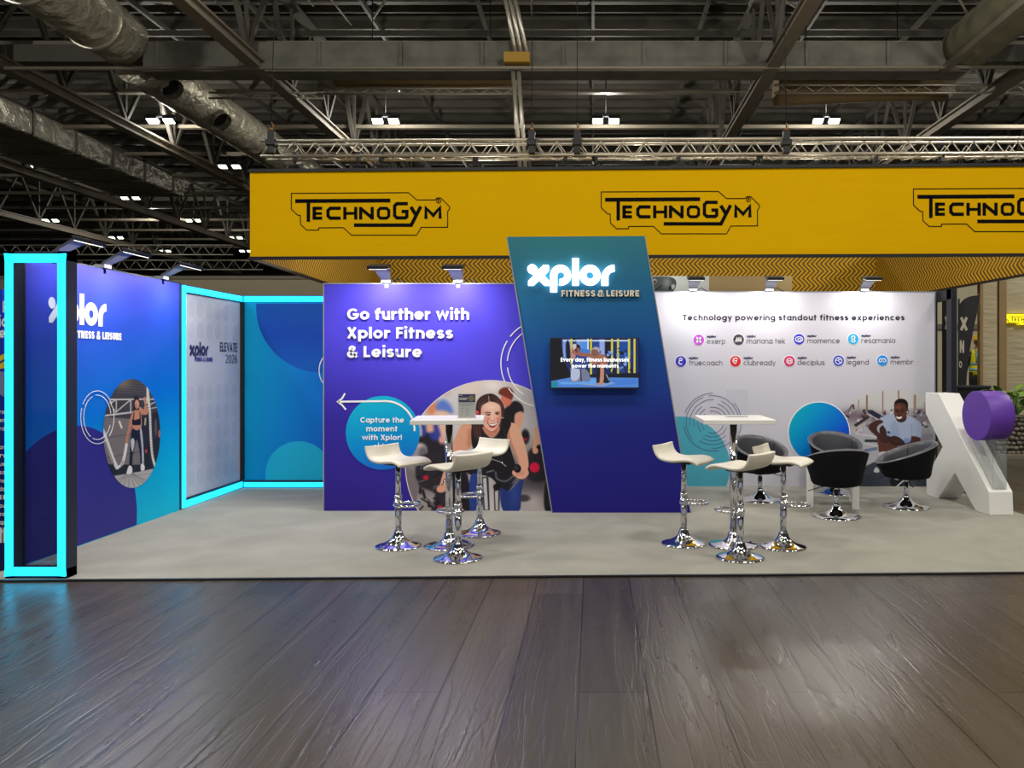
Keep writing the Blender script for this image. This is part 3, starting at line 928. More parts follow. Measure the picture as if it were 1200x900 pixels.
P.poly([(310, 330), (460, 280), (460, 660), (310, 640)], (46, 43, 48), False)
P.line([(60, 470), (320, 430)], 4, (70, 64, 64)); P.line([(70, 600), (300, 560)], 4, (76, 70, 70))
P.line([(100, 215), (430, 212)], 9, (214, 208, 200), False); P.line([(60, 322), (240, 300)], 11, (206, 200, 192), False); P.line([(240, 300), (430, 262)], 7, (190, 186, 180), False)
for a, bb in (((110, 240), (140, 215)), ((100, 230), (140, 300)), ((140, 300), (240, 215)), ((240, 215), (240, 300)), ((145, 215), (145, 300)), ((330, 270), (420, 220))): P.line([a, bb], 7, (205, 200, 194), False)
P.line([(165, 360), (180, 400)], 12, (228, 220, 196)); P.line([(338, 340), (334, 380)], 10, (190, 186, 160)); P.line([(348, 160), (346, 240)], 9, (214, 210, 160))
P.poly([(60, 640), (460, 650), (460, 700), (110, 720)], (40, 37, 41), False)
P.poly([(90, 725), (300, 690), (460, 655), (460, 820), (90, 820)], (186, 180, 178), False)
for k in range(9): P.line([(230, 690), (60+k*55, 830)], 4, (116, 110, 112), False, a=.8)
P.line([(130, 740), (440, 690)], 3, (140, 134, 134), False)
P.poly([(330, 520), (362, 520), (360, 650), (326, 650)], (38, 34, 38), False); P.ell(342, 555, 8, 14, (170, 70, 66)); P.ell(430, 440, 10, 26, (182, 110, 96)); P.ell(405, 400, 8, 60, (150, 132, 128), a=.5)
P.line([(350, 105), (352, 160), (366, 300), (372, 450), (382, 580), (402, 660)], 15, (226, 222, 216))
for k in range(22): P.line([(358+k*.9, 190+k*19), (376+k*1.0, 196+k*19)], 3, (128, 120, 120), False, a=.6)
P.line([(50, 405), (85, 500), (120, 600), (150, 664)], 24, (222, 218, 214)); P.line([(150, 664), (182, 640), (200, 580), (212, 510)], 18, (226, 222, 218))
P.line([(62, 460), (128, 640)], 6, (70, 64, 66), False, a=.7); P.line([(176, 655), (190, 620)], 5, (60, 80, 140), False)
P.poly([(262, 205), (272, 190), (288, 195), (296, 225), (290, 270), (296, 320), (266, 310), (256, 280)], (44, 30, 30))
P.poly([(246, 320), (262, 288), (300, 290), (312, 340), (306, 410), (258, 410), (252, 370)], (206, 142, 110))
P.poly([(245, 310), (262, 300), (254, 360), (240, 410), (224, 460), (222, 498), (206, 494), (212, 450), (228, 380)], (196, 128, 98))
P.poly([(300, 262), (330, 282), (330, 240), (322, 206), (338, 200), (342, 250), (354, 290), (346, 314), (312, 312), (296, 290)], (204, 140, 108))
P.ell(281, 246, 15, 30, (216, 156, 124)); P.ell(276, 258, 8, 14, (150, 96, 78), a=.5)
P.poly([(250, 345), (270, 350), (302, 342), (306, 378), (280, 384), (252, 380)], (26, 26, 36))
P.line([(262, 300), (258, 345)], 6, (26, 26, 36), False); P.line([(300, 298), (304, 345)], 6, (26, 26, 36), False)
P.poly([(250, 410), (280, 420), (312, 406), (320, 480), (326, 560), (328, 650), (306, 652), (300, 570), (282, 480), (268, 520), (252, 590), (250, 660), (230, 660), (234, 570), (238, 490)], (30, 30, 44))
P.poly([(300, 415), (312, 412), (322, 500), (328, 645), (316, 648), (312, 540)], (186, 190, 206)); P.poly([(240, 490), (256, 470), (266, 500), (250, 560)], (196, 198, 210))
P.poly([(228, 652), (248, 660), (248, 700), (216, 706), (212, 698)], (236, 234, 230)); P.poly([(308, 640), (330, 650), (330, 678), (308, 684)], (238, 236, 232))
P.build('printed_photograph', M_PRINT, lw, .0045, (154, 508, 33.3, 63.8))

# ---- smoked pane portal frame with cyan tube on its face
fr = thing('light_portal', 'tall narrow portal frame outlined by a glowing cyan tube at the left front corner', 'portal frame', (-4.07, 5.7, CT))
fx0, fx1, fY, fz0, fz1 = W(6, 0, 5.65).x, W(78, 0, 5.65).x, 5.65, CT, 2.42
wd = .068
b = MB()
b.bb(fx0, fx0+wd, fY, fY+.115, fz0, fz1); b.bb(fx1-wd, fx1, fY, fY+.115, fz0, fz1); b.bb(fx0, fx1, fY, fY+.115, fz1-wd, fz1); b.bb(fx0, fx1, fY, fY+.115, fz0, fz0+wd)
b.build('frame', M_FRAME, fr)
b = MB(); i0 = .004; iw = .058
b.bb(fx0+i0, fx0+i0+iw, fY-.012, fY, fz0+.02, fz1-.02); b.bb(fx1-i0-iw, fx1-i0, fY-.012, fY, fz0+.02, fz1-.02)
b.bb(fx0+i0, fx1-i0, fY-.012, fY, fz1-.085, fz1-.02); b.bb(fx0+i0, fx1-i0, fY-.012, fY, fz0+.02, fz0+.085)
b.build('light_tube', M_LED, fr, bevel=.004)
def tint_mat():
    m, nt, b = new_mat('smoked_clear_pane')
    out = nt.nodes['Material Output']
    t = nt.nodes.new('ShaderNodeBsdfTransparent'); t.inputs[0].default_value = (.58, .62, .70, 1)
    g = nt.nodes.new('ShaderNodeBsdfGlossy'); g.inputs['Roughness'].default_value = .02
    f = nt.nodes.new('ShaderNodeFresnel'); f.inputs[0].default_value = 1.3
    x = nt.nodes.new('ShaderNodeMixShader')
    nt.links.new(f.outputs[0], x.inputs[0]); nt.links.new(t.outputs[0], x.inputs[1]); nt.links.new(g.outputs[0], x.inputs[2])
    nt.links.new(x.outputs[0], out.inputs[0])
    return m
b = MB(); b.bb(fx0+wd, fx1-wd, fY+.085, fY+.09, fz0+wd, fz1-wd); b.build('smoked_pane', tint_mat(), fr)

# ---- text panel at the far left border
tp = thing('text_panel', 'dark blue panel with white text cut off by the left border of the photo', 'info panel', (-5.1, 5.86, CT))
o = ORG[tp.name]
b = MB(); b.bb(-5.7, XL-.055, 5.86, 5.92, CT, 2.16)
b.build('panel', wgrad('blue_text_panel', [(0, (8, 22, 70)), (.45, (14, 40, 130)), (1, (22, 62, 196))], (0, 0, 1), 0, 2.1, o), tp)
mp = front(5.86)
b = MB()
for s, y0, y1, u0, u1 in (('e R', 366, 353, -6, 8), ('fic', 383, 370, -6, 8), ('re', 396, 384, -6, 6)):
    put_text(b, mp, s, u0, u1, y0, y1, .2, .14, .001, .002)
b.build('heading_lettering', M_PRINTWHITE, tp)
b = MB()
for k, s in enumerate(('ro', 'en', 'ro', 'on', 'n', 'us', 'so', 'ns', 'do', 'll', 'ou', 'pro', 'ap', 'est')):
    y = 480+k*9.8+(12 if k > 2 else 0)
    put_text(b, mp, s, -.5 if len(s) < 3 else -3, 6, y+5, y, .18, .14, .001, .002)
put_text(b, mp, 'll', 0, 6, 636, 619, .3, .2, .001, .002)
b.build('small_lettering', M_PRINTWHITE, tp)
b = MB()
put_poly(b, mp, [(-14, 424), (6, 414), (6, 420), (-6, 428)]); put_poly(b, mp, [(-10, 432), (6, 423), (6, 431), (-2, 433)])
b.build('printed_chevron', mat('yellow_print', (232, 206, 20), .5), tp)
b = MB(); put_poly(b, mp, [(-14, 434), (6, 436), (6, 466), (-14, 452)]); b.build('printed_photograph', mat('pale_blue_print', (132, 142, 186), .5, 0, .3, 40), tp)

# ---- booth: white panel on the left, teal panel behind, both outlined in cyan tube
BY = 9.75
bw = thing('display_wall', 'white step-and-repeat panel in the booth corner, outlined by a cyan tube', 'display wall', (XL, 9.0, CT))
b = MB(); b.bb(XL-.05, XL-.012, 8.31, BY, CT, 2.45); b.build('wall_panel', mat('pale_lilac_print', (202, 206, 222), .55, 0, .015), bw)
b = MB()
b.bb(XL-.05, XL, 8.30, 8.40, CT, 2.45); b.bb(XL-.05, XL, 8.40, BY, CT, .12); b.bb(XL-.05, XL, 8.40, BY, 2.36, 2.45)
b.build('frame', M_FRAME, bw)
b = MB()
b.bb(XL, XL+.012, 8.305, 8.375, CT+.01, 2.44); b.bb(XL, XL+.012, 8.375, BY-.02, 2.372, 2.44); b.bb(XL, XL+.012, 8.375, BY-.02, CT+.01, .095)
b.build('light_tube', M_LED, bw, bevel=.003)
b = MB(); b.bb(XL-.012, XL+.03, BY-.045, BY-.01, .12, 2.36); b.build('corner_post', M_BLACK, bw)
lp = lambda s, z, d=0.0: Vector((XL-.012+d, s, z))
b = MB()
for i in range(6):
    for j in range(9):
        if j in (2, 3): continue
        s = 8.52+i*.205; z = 2.2-j*.235
        put_disc(b, lp, s, z, .072, .09, .001, .002, 24)
b.build('faint_printed_discs', mat('faint_grey_print', (193, 198, 215), .55, 0, .02), bw)
b = MB(); put_logo(b, lp, 8.49, 8.90, 1.835, 1.635, .002, .004); b.build('logo_lettering', M_NAVYTEXT, bw)
b = MB(); put_text(b, lp, 'FITNESS & LEISURE', 8.60, 9.0, 1.615, 1.66, .2, .14, .002, .004); b.build('small_lettering', mat('blue_vinyl', (52, 60, 150), .5), bw)
b = MB(); put_text(b, lp, 'ELEVATE', 9.18, 9.62, 1.735, 1.845, .16, .14, .002, .004); b.build('event_lettering', M_NAVYTEXT, bw)
b = MB(); put_text(b, lp, '2026', 9.32, 9.62, 1.595, 1.70, .1, .14, .002, .004); b.build('year_lettering', M_NAVYTEXT, bw)

bk = thing('display_wall', 'teal to blue booth back panel with overlapping circles and cyan tube edges', 'display wall', (-3.2, BY, CT))
o = ORG[bk.name]
b = MB(); b.bb(XL, -1.2, BY, BY+.05, CT, 2.45)
b.build('wall_panel', wgrad('teal_to_blue_print', [(0, (0, 160, 204)), (.45, (6, 128, 206)), (1, (18, 86, 204))], (1, 0, -.15), XL-.3, -3.0, o), bk)
mp = front(BY)
b = MB(); put_poly(b, mp, circ_clip(376.7, 360, 76.5, 282, 470, 356, 566), .001, .002)
b.build('printed_circle', wgrad('dark_blue_circle', [(0, (20, 92, 184)), (.5, (16, 72, 174)), (1, (22, 84, 170))], (0, 0, 1), 1.5, 2.4, o), bk)
b = MB(); put_poly(b, mp, circ_clip(350, 556, 39, 282, 470, 356, 566), .001, .002); b.build('printed_circle', mat('teal_circle_print', (6, 178, 214), .5, 0, .02), bk)
b = MB(); put_arc(b, mp, 392, 434, 18, 22, 130, 230, 1.0); b.build('printed_ring', M_PRINTWHITE, bk)
b = MB(); b.bb(XL+.02, -1.2, BY-.012, BY, 2.372, 2.44); b.bb(XL+.02, -1.2, BY-.012, BY, CT+.01, .085); b.build('light_tube', M_LED, bk, bevel=.003)
b = MB(); b.bb(XL+.02, -1.2, BY-.02, BY, .085, .11); b.build('edge_profile', M_FRAME, bk)

# ---- violet-blue wall
YB = 8.23
vw = thing('display_wall', 'violet blue display wall with heading text and a large photograph of a smiling cyclist', 'display wall', (-1.7, YB, CT))
o = ORG[vw.name]
vx0, vx1, vz1 = W(380, 0, YB).x, .30, W(0, 333, YB).z
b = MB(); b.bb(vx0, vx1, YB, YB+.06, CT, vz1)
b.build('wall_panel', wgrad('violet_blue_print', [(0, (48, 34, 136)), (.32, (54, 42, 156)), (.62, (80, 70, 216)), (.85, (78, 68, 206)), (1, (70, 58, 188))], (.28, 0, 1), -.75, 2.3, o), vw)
b = MB(); b.bb(vx0-.012, vx0, YB-.004, YB+.062, CT, vz1+.012); b.bb(vx0, vx1, YB-.004, YB+.062, vz1, vz1+.012); b.build('edge_profile', M_PALE_EDGE, vw)
mp = front(YB)
b = MB()
put_text(b, mp, 'Go further with', 407.2, 550, 374.6, 361.6, .205, .13, 0, .014)
put_text(b, mp, 'Xplor Fitness', 407.2, 531, 396.6, 383.6, .205, .13, 0, .014)
put_text(b, mp, '& Leisure', 407.2, 494.5, 418.6, 405.6, .205, .13, 0, .014)
b.build('heading_lettering', M_LETTERWHITE, vw)
b = MB()
for r, gs in ((51.5, ((110, 142), (149, 205), (214, 262))), (44, ((118, 176), (186, 236)))):
    for a0, a1 in gs:
        put_arc(b, mp, 638.5, 426, r, r, -a0, -a1, 1.15, .004, .0055)
b.build('printed_rings', M_PRINTWHITE, vw)
# round photograph of the cyclist
P = Paint(mp, 473.5, 445, 650, 600.3, .62, (210, 200, 196))
P.use(540, 440, 5.29)
P.blob(-100, 160, 260, 260, (206, 204, 208)); P.blob(60, 60, 90, 80, (226, 206, 194)); P.line([(-80, 40), (-85, 110)], 50, (206, 184, 166), a=.7)
P.blob(420, 190, 140, 160, (186, 182, 186)); P.blob(200, 60, 60, 40, (236, 226, 222))
P.blob(460, 620, 200, 170, (62, 56, 64)); P.blob(-220, 640, 230, 150, (110, 100, 104)); P.blob(440, 790, 90, 60, (182, 172, 172)); P.blob(-250, 830, 150, 70, (150, 140, 140))
# riders behind, out of focus
P.use(470, 440, 9)
P.ell(330, 350, 70, 80, (222, 140, 96), soft=14); P.poly([(380, 290), (450, 255), (520, 310), (545, 390), (470, 400), (380, 370)], (96, 124, 206), soft=9); P.poly([(350, 390), (440, 370), (520, 420), (520, 640), (420, 660), (400, 480)], (232, 190, 166), soft=8)
P.poly([(240, 520), (300, 500), (390, 520), (420, 660), (330, 740), (230, 640)], (232, 176, 146), soft=8)
P.poly([(215, 520), (260, 530), (280, 600), (380, 590), (410, 640), (410, 700), (290, 700), (220, 640)], (52, 62, 150), soft=7); P.poly([(345, 520), (385, 520), (415, 640), (360, 640)], (60, 68, 156), soft=7)
P.ell(180, 590, 42, 56, (180, 182, 196), soft=6); P.poly([(120, 600), (150, 570), (150, 640), (120, 650)], (226, 152, 116), soft=6)
P.poly([(70, 720), (110, 650), (240, 640), (280, 610), (330, 680), (440, 700), (470, 780), (470, 960), (280, 960), (270, 760), (190, 710), (90, 740)], (40, 36, 46), soft=6)
P.ell(430, 680, 30, 40, (232, 166, 150), soft=6); P.poly([(60, 790), (150, 740), (190, 800), (170, 850), (60, 840)], (160, 154, 160), soft=7)
P.poly([(190, 780), (260, 760), (290, 900), (200, 900)], (112, 104, 112), soft=7)
P.use(370, 330, 3.214)
rp = random.Random(11)
P.poly([(392, 662), (470, 640), (560, 690), (575, 780), (565, 870), (440, 870), (450, 800), (392, 770), (376, 720)], (44, 40, 47), soft=5)
for k in range(60):
    x = rp.uniform(388, 570); y = rp.uniform(650, 860); a_ = rp.uniform(0, PI); l_ = rp.uniform(12, 40)
    P.line([(x, y), (x+l_*math.cos(a_), y+l_*math.sin(a_))], rp.uniform(3, 10), rp.choice([(26, 24, 30), (34, 31, 38), (58, 54, 62), (22, 20, 26), (96, 90, 98), (40, 36, 44)]), False, soft=2.5)
P.poly([(500, 700), (560, 720), (590, 800), (585, 865), (520, 865), (490, 780)], (30, 27, 33), soft=4)
for x, y, r in ((415, 738, 10), (468, 850, 9), (440, 690, 5)): P.ell(x, y, r, r*.9, (196, 34, 56), soft=4)
P.poly([(340, 700), (385, 760), (370, 862), (336, 862)], (120, 110, 112), soft=4)
P.use(540, 440, 5.29)
# man at the back
P.poly([(268, 215), (330, 158), (378, 180), (388, 232), (340, 240), (330, 310), (276, 290)], (34, 30, 36), soft=3)
P.ell(282, 152, 36, 42, (214, 122, 100), 10, soft=3); P.poly([(234, 110), (252, 80), (300, 74), (326, 100), (318, 148), (290, 140), (268, 130)], (122, 52, 42), soft=3)
P.poly([(338, 240), (382, 226), (386, 280), (366, 330), (336, 320)], (222, 162, 134), soft=3)
P.ell(400, 380, 26, 46, (30, 28, 34), soft=4); P.ell(400, 396, 14, 10, (150, 40, 60), soft=3)
# rider at the right
P.poly([(420, 470), (500, 470), (540, 640), (420, 640)], (40, 36, 44), soft=5)
P.poly([(462, 320), (490, 360), (498, 440), (480, 470), (446, 460), (450, 420)], (228, 168, 140), soft=3); P.ell(482, 452, 16, 24, (24, 22, 26), 20, soft=2); P.ell(462, 466, 18, 20, (232, 166, 140), soft=2)
P.ell(458, 570, 31, 31, (224, 26, 70), soft=3); P.poly([(526, 660), (580, 700), (590, 840), (520, 830)], (34, 30, 36), soft=3); P.ell(390, 760, 40, 22, (70, 64, 68), soft=4)
# bicycle
P.poly([(40, 590), (110, 560), (170, 505), (205, 505), (240, 570), (335, 588), (350, 625), (300, 712), (244, 712), (206, 650), (150, 620), (70, 620)], (30, 28, 34), soft=1.4)
P.line([(216, 600), (226, 640), (280, 655), (330, 618)], 11, (92, 92, 102)); P.line([(320, 668), (350, 632)], 6, (120, 120, 126)); P.line([(160, 600), (205, 588)], 5, (150, 150, 156))
P.poly([(58, 630), (110, 620), (120, 720), (92, 842), (56, 842)], (42, 62, 138), soft=1.3); P.poly([(246, 700), (300, 715), (385, 640), (374, 740), (362, 838), (262, 838)], (36, 56, 126), soft=1.3)
P.blob(330, 740, 26, 80, (58, 84, 168), .5)
P.poly([(132, 630), (172, 625), (180, 836), (140, 836)], (48, 46, 54), False); P.poly([(138, 640), (158, 632), (170, 830), (150, 832)], (196, 196, 204), False)
P.poly([(204, 700), (244, 690), (240, 838), (208, 838)], (52, 50, 56), False); P.poly([(212, 720), (232, 712), (232, 834), (216, 834)], (186, 186, 194), False); P.ell(222, 690, 22, 20, (20, 20, 24))
# woman: arms, top, neck, hair, face
P.poly([(10, 300), (70, 296), (92, 330), (86, 400), (50, 452), (-20, 520), (-70, 600), (-96, 680), (-130, 700), (-120, 640), (-80, 520), (-40, 400)], (226, 164, 134), soft=1.3)
P.poly([(50, 330), (88, 350), (84, 410), (50, 450), (40, 400)], (188, 120, 96), a=.6, soft=6); P.ell(-115, 700, 36, 24, (226, 160, 134), -20)
P.poly([(290, 296), (340, 302), (372, 352), (398, 430), (418, 520), (414, 580), (366, 572), (344, 510), (312, 432), (288, 380)], (232, 174, 146), soft=1.2)
P.poly([(296, 330), (310, 400), (350, 500), (362, 560), (340, 500), (306, 430), (288, 380)], (176, 110, 88), a=.7, soft=5)
P.poly([(74, 300), (140, 296), (160, 362), (196, 386), (228, 352), (246, 268), (312, 290), (288, 370), (302, 428), (336, 540), (350, 590), (290, 588), (236, 570), (190, 500), (90, 470), (66, 400)], (32, 28, 34), soft=1.2)
P.line([(130, 310), (152, 368), (196, 390), (234, 352), (250, 280)], 4, (74, 68, 76)); P.line([(232, 420), (262, 560)], 4, (54, 50, 58)); P.line([(270, 330), (285, 460)], 5, (52, 48, 56))
P.poly([(140, 318), (232, 312), (238, 344), (214, 374), (190, 382), (160, 366), (142, 340)], (206, 136, 110), soft=1.3); P.line([(170, 340), (214, 346)], 7, (168, 98, 78), soft=4)
P.use(540, 450, 11.25)
P.poly([(150, 520), (270, 515), (282, 600), (262, 690), (220, 740), (165, 700), (148, 600)], (58, 36, 36), soft=1.3)
for x in (176, 206, 240): P.line([(x, 530), (x+8, 620), (x+22, 700)], 9, (104, 72, 66))
P.poly([(200, 396), (204, 262), (240, 188), (310, 142), (400, 126), (476, 158), (536, 230), (580, 330), (574, 424), (536, 440), (520, 400), (400, 330), (300, 350), (262, 408)], (56, 36, 36), soft=1.2)
P.ell(216, 382, 24, 32, (222, 92, 92)); P.ell(218, 392, 10, 14, (176, 40, 50))
P.poly([(266, 420), (270, 318), (296, 276), (350, 244), (376, 232), (436, 238), (500, 268), (524, 310), (532, 390), (528, 450), (504, 536), (462, 596), (404, 622), (344, 596), (304, 548), (280, 490)], (240, 188, 164), soft=1.2)
for p in ([(226, 300), (260, 220), (330, 170)], [(240, 330), (290, 246), (352, 200)], [(420, 150), (490, 210), (540, 310)], [(400, 180), (470, 220), (520, 290)], [(548, 330), (556, 420)]): P.line(p, 9, (108, 76, 68), a=.8)
P.line([(366, 160), (376, 236)], 9, (214, 170, 156)); P.line([(300, 160), (340, 200)], 7, (34, 20, 24)); P.line([(404, 140), (440, 220)], 8, (34, 20, 24))
P.blob(400, 300, 90, 45, (252, 214, 194), .9); P.blob(292, 440, 26, 90, (214, 130, 112), .6); P.blob(516, 440, 16, 90, (214, 130, 112), .7)
P.blob(352, 462, 38, 34, (232, 124, 112), .45); P.blob(500, 452, 26, 32, (232, 124, 112), .4); P.blob(424, 420, 18, 60, (254, 220, 202), .9)
P.poly([(320, 378), (352, 366), (394, 376), (396, 386), (352, 380), (322, 390)], (70, 42, 40)); P.poly([(450, 380), (480, 366), (508, 368), (508, 378), (480, 378), (452, 390)], (70, 42, 40))
P.ell(362, 404, 28, 11, (122, 84, 78), 4); P.ell(366, 404, 17, 10, (40, 28, 34)); P.ell(482, 394, 24, 11, (122, 84, 78), -6); P.ell(480, 394, 15, 10, (40, 28, 34))
P.line([(428, 400), (440, 450), (448, 472)], 8, (226, 160, 138)); P.line([(404, 480), (424, 490), (446, 478)], 9, (190, 104, 92)); P.line([(372, 452), (344, 500)], 8, (176, 84, 76)); P.line([(476, 450), (500, 486)], 8, (176, 84, 76))
P.poly([(342, 500), (376, 516), (424, 520), (466, 508), (496, 482), (484, 528), (446, 562), (404, 566), (366, 540)], (128, 34, 42), soft=1.1)
P.poly([(354, 510), (380, 522), (424, 527), (462, 516), (488, 496), (470, 530), (430, 548), (394, 546)], (253, 250, 246), soft=1.0)
P.line([(376, 560), (410, 576), (446, 566)], 12, (206, 84, 88)); P.blob(404, 604, 34, 12, (246, 196, 174)); P.line([(312, 560), (360, 606), (404, 626), (458, 602), (500, 545)], 8, (188, 108, 88), a=.8)
P.use(540, 440, 5.29)
# right hand on the grip
P.poly([(318, 604), (344, 572), (392, 562), (416, 584), (420, 612), (392, 640), (352, 636)], (236, 172, 148), soft=1.2)
for k in range(4): P.line([(330+k*16, 630-k*3), (356+k*13, 600-k*2)], 3, (186, 112, 92))
P.ell(350, 576, 24, 27, (22, 20, 24), -20); P.ell(344, 572, 13, 15, (56, 54, 60), -20)
P.build('printed_photograph', M_PRINT, vw, .003, (575, 545.6, 99.6, 99.6))
b = MB(); put_ribbon(b, mp, [(575+99.8*math.cos(math.radians(a)), 545.6+99.8*math.sin(math.radians(a))) for a in range(-215, -42, 3)], .8, False, .003, .004)
b.build('printed_ring', mat('pale_pink_print', (240, 226, 226), .5), vw)
# capture disc
b = MB(); put_disc(b, mp, 448.7, 507.3, 43.3, 43.3, .001, .0045, 64)
b.build('printed_disc', wgrad('cyan_disc_print', [(0, (28, 92, 206)), (.4, (0, 140, 214)), (1, (18, 186, 214))], (-.2, 0, 1), W(448, 550, YB).z+.35, W(448, 466, YB).z+.5, o), vw)
b = MB()
put_ribbon(b, mp, [(396.5, 470.7), (452, 470)]+[(452+34*math.sin(math.radians(a)), 504-34*math.cos(math.radians(a))) for a in range(8, 93, 7)], 2.2, False, .005, .0065)
put_ribbon(b, mp, [(404.5, 461), (401, 467), (396, 470.7), (401, 474.5), (405.5, 480)], 2.0, False, .005, .0065)
b.build('printed_arrow', M_PRINTWHITE, vw)
b = MB()
put_text(b, mp, 'Capture the', 422.5, 473.5, 495.2, 489.0, .19, .13, .005, .007)
put_text(b, mp, 'moment', 429.5, 466, 505.4, 499.2, .19, .13, .005, .007)
put_text(b, mp, 'with Xplor!', 424.5, 471, 515.6, 509.4, .19, .13, .005, .007)
b.build('disc_lettering', M_PRINTWHITE, vw)
b = MB()
for p in ([(441, 523), (439, 521)], [(444, 521.5), (443.6, 518.6)], [(448, 522), (449.5, 519.5)]): put_ribbon(b, mp, p, .7, False, .005, .006)
put_arc(b, mp, 447, 527, 7, 4, 180, 350, .8, .005, .006)
b.build('printed_sparkle', M_PRINTWHITE, vw)

# ---- slanted tower with lit wordmark and screen
YT = 8.13
tw = thing('slanted_tower', 'tall leaning teal to navy sign tower standing between violet and white walls', 'sign tower', (.3, YT, CT))
o = ORG[tw.name]
mp = front(YT)
tl = [W(594, 277.5, YT), W(755.5, 276.5, YT), W(809.5, 600, YT), W(647, 600, YT)]
for p in tl[2:]: p.z = CT
b = MB(); b.prism(tl, [p+Vector((0, .092, 0)) for p in tl])
b.build('tower_body', wgrad('teal_to_navy_print', [(0, (34, 28, 128)), (.28, (34, 42, 140)), (.55, (26, 78, 160)), (.78, (34, 104, 150)), (1, (52, 124, 136))], (-.06, 0, 1), .15, 2.9, o), tw)
b = MB()
for a, c in ((tl[0], tl[3]), (tl[1], tl[2]), (tl[0], tl[1])): b.beam(a+Vector((0, .044, 0)), c+Vector((0, .044, 0)), .1 if abs(a.z-c.z) > .1 else .012, .012 if abs(a.z-c.z) > .1 else .012)
b.build('edge_profile', M_PALE_EDGE, tw)
b = MB(); put_logo(b, mp, 618.4, 720, 303.2, 343, .02, .055); b.build('lit_logo_lettering', M_LETTERLIT, tw)
b = MB(); put_logo(b, mp, 619, 719.4, 303.8, 342.4, .003, .02); b.build('logo_backlight', mat('logo_backlight', (215, 244, 255), .5, 0, 0, emit=2.6), tw)
for s_, u0, u1 in (('FITNESS', 658.1, 697.5), ('&', 700.2, 707.6), ('LEISURE', 710.6, 748.8)):
    b = MB(); put_text(b, mp, s_, u0, u1, 347.6, 340.4, .21, .17, 0, .03); b.build('tagline_lettering', M_CREAM_LETTER, tw)

tv = thing('display_screen', 'flat black-edged screen showing two people training, mounted on the slanted tower', 'screen', (W(697, 0, YT).x, YT-.05, W(0, 456, YT).z))
s0, s1 = W(644.7, 395.8, YT-.09), W(749.3, 456, YT-.09)
b = MB(); b.bb(s0.x, s1.x, YT-.09, YT-.03, s1.z, s0.z); b.build('screen_housing', M_BLACK, tv, bevel=.004)
b = MB(); b.bb(s0.x+.25, s1.x-.25, YT-.03, YT, s1.z+.12, s0.z-.12); b.build('wall_bracket', M_DARK, tv)
mps = front(YT-.09)
P = Paint(mps, 646, 397, 748.2, 454.4, .42, (14, 16, 26))
P.use(640, 390, 10.43)
P.poly([(185, 70), (1140, 70), (1140, 520), (185, 520)], (20, 40, 92), False)
for x0, x1, c in ((200, 300, (120, 150, 220)), (370, 500, (112, 140, 210)), (430, 510, (70, 140, 220)), (570, 650, (30, 62, 140)), (650, 720, (140, 160, 220)), (720, 790, (10, 14, 30)), (900, 1000, (16, 70, 150)), (1040, 1140, (24, 40, 96))): P.poly([(x0, 80), (x1, 80), (x1, 330), (x0, 330)], c, False, soft=4)
P.poly([(60, 70), (180, 70), (215, 330), (300, 520), (60, 600)], (10, 9, 16), False, soft=3)
P.line([(210, 97), (1010, 97)], 14, (225, 232, 240), False)
for x in (512, 875, 1010): P.line([(x, 75), (x, 320)], 18, (214, 220, 226), False)
for x, y1 in ((548, 500), (805, 470), (880, 490), (1015, 480), (1080, 490), (310, 380)): P.line([(x, 75), (x, y1)], 24, (206, 196, 60), False)
rp = random.Random(5)
for k in range(40): P.ell(rp.uniform(640, 1060), rp.uniform(190, 470), rp.uniform(8, 30), rp.uniform(6, 24), rp.choice([(16, 20, 40), (40, 66, 130), (120, 160, 220), (10, 12, 24)]), rp.uniform(0, 90), soft=3)
P.poly([(240, 130), (280, 110), (300, 330), (250, 330)], (14, 16, 30), soft=2)
P.poly([(530, 510), (1140, 490), (1140, 550), (530, 550)], (14, 16, 28), False)
P.poly([(60, 590), (300, 545), (600, 545), (1140, 550), (1140, 668), (60, 668)], (76, 128, 206), False); P.poly([(60, 610), (140, 590), (130, 668), (60, 668)], (30, 130, 150), soft=4)
P.poly([(130, 600), (420, 600), (560, 560), (930, 585), (700, 650), (420, 625), (200, 632)], (96, 158, 226), False); P.line([(410, 624), (680, 650), (930, 590)], 7, (170, 150, 150), False)
P.poly([(750, 580), (1140, 560), (1140, 620), (900, 640)], (64, 120, 204), False)
# kneeling trainer
P.poly([(300, 430), (430, 420), (510, 470), (540, 560), (520, 600), (430, 590), (300, 600), (310, 520)], (112, 118, 146)); P.poly([(320, 430), (410, 450), (400, 560), (330, 590), (300, 540)], (176, 182, 208)); P.line([(420, 450), (430, 585)], 14, (24, 26, 44))
P.poly([(350, 280), (480, 240), (540, 280), (490, 430), (330, 420)], (44, 66, 130)); P.line([(520, 230), (420, 215)], 50, (66, 116, 196))
P.poly([(310, 180), (340, 150), (360, 250), (350, 330), (300, 300)], (176, 128, 120)); P.line([(340, 235), (440, 265), (550, 275)], 44, (150, 92, 78)); P.ell(385, 190, 36, 48, (40, 24, 26)); P.ell(392, 210, 22, 28, (132, 82, 72)); P.poly([(322, 150), (360, 135), (370, 180), (340, 200)], (196, 190, 196))
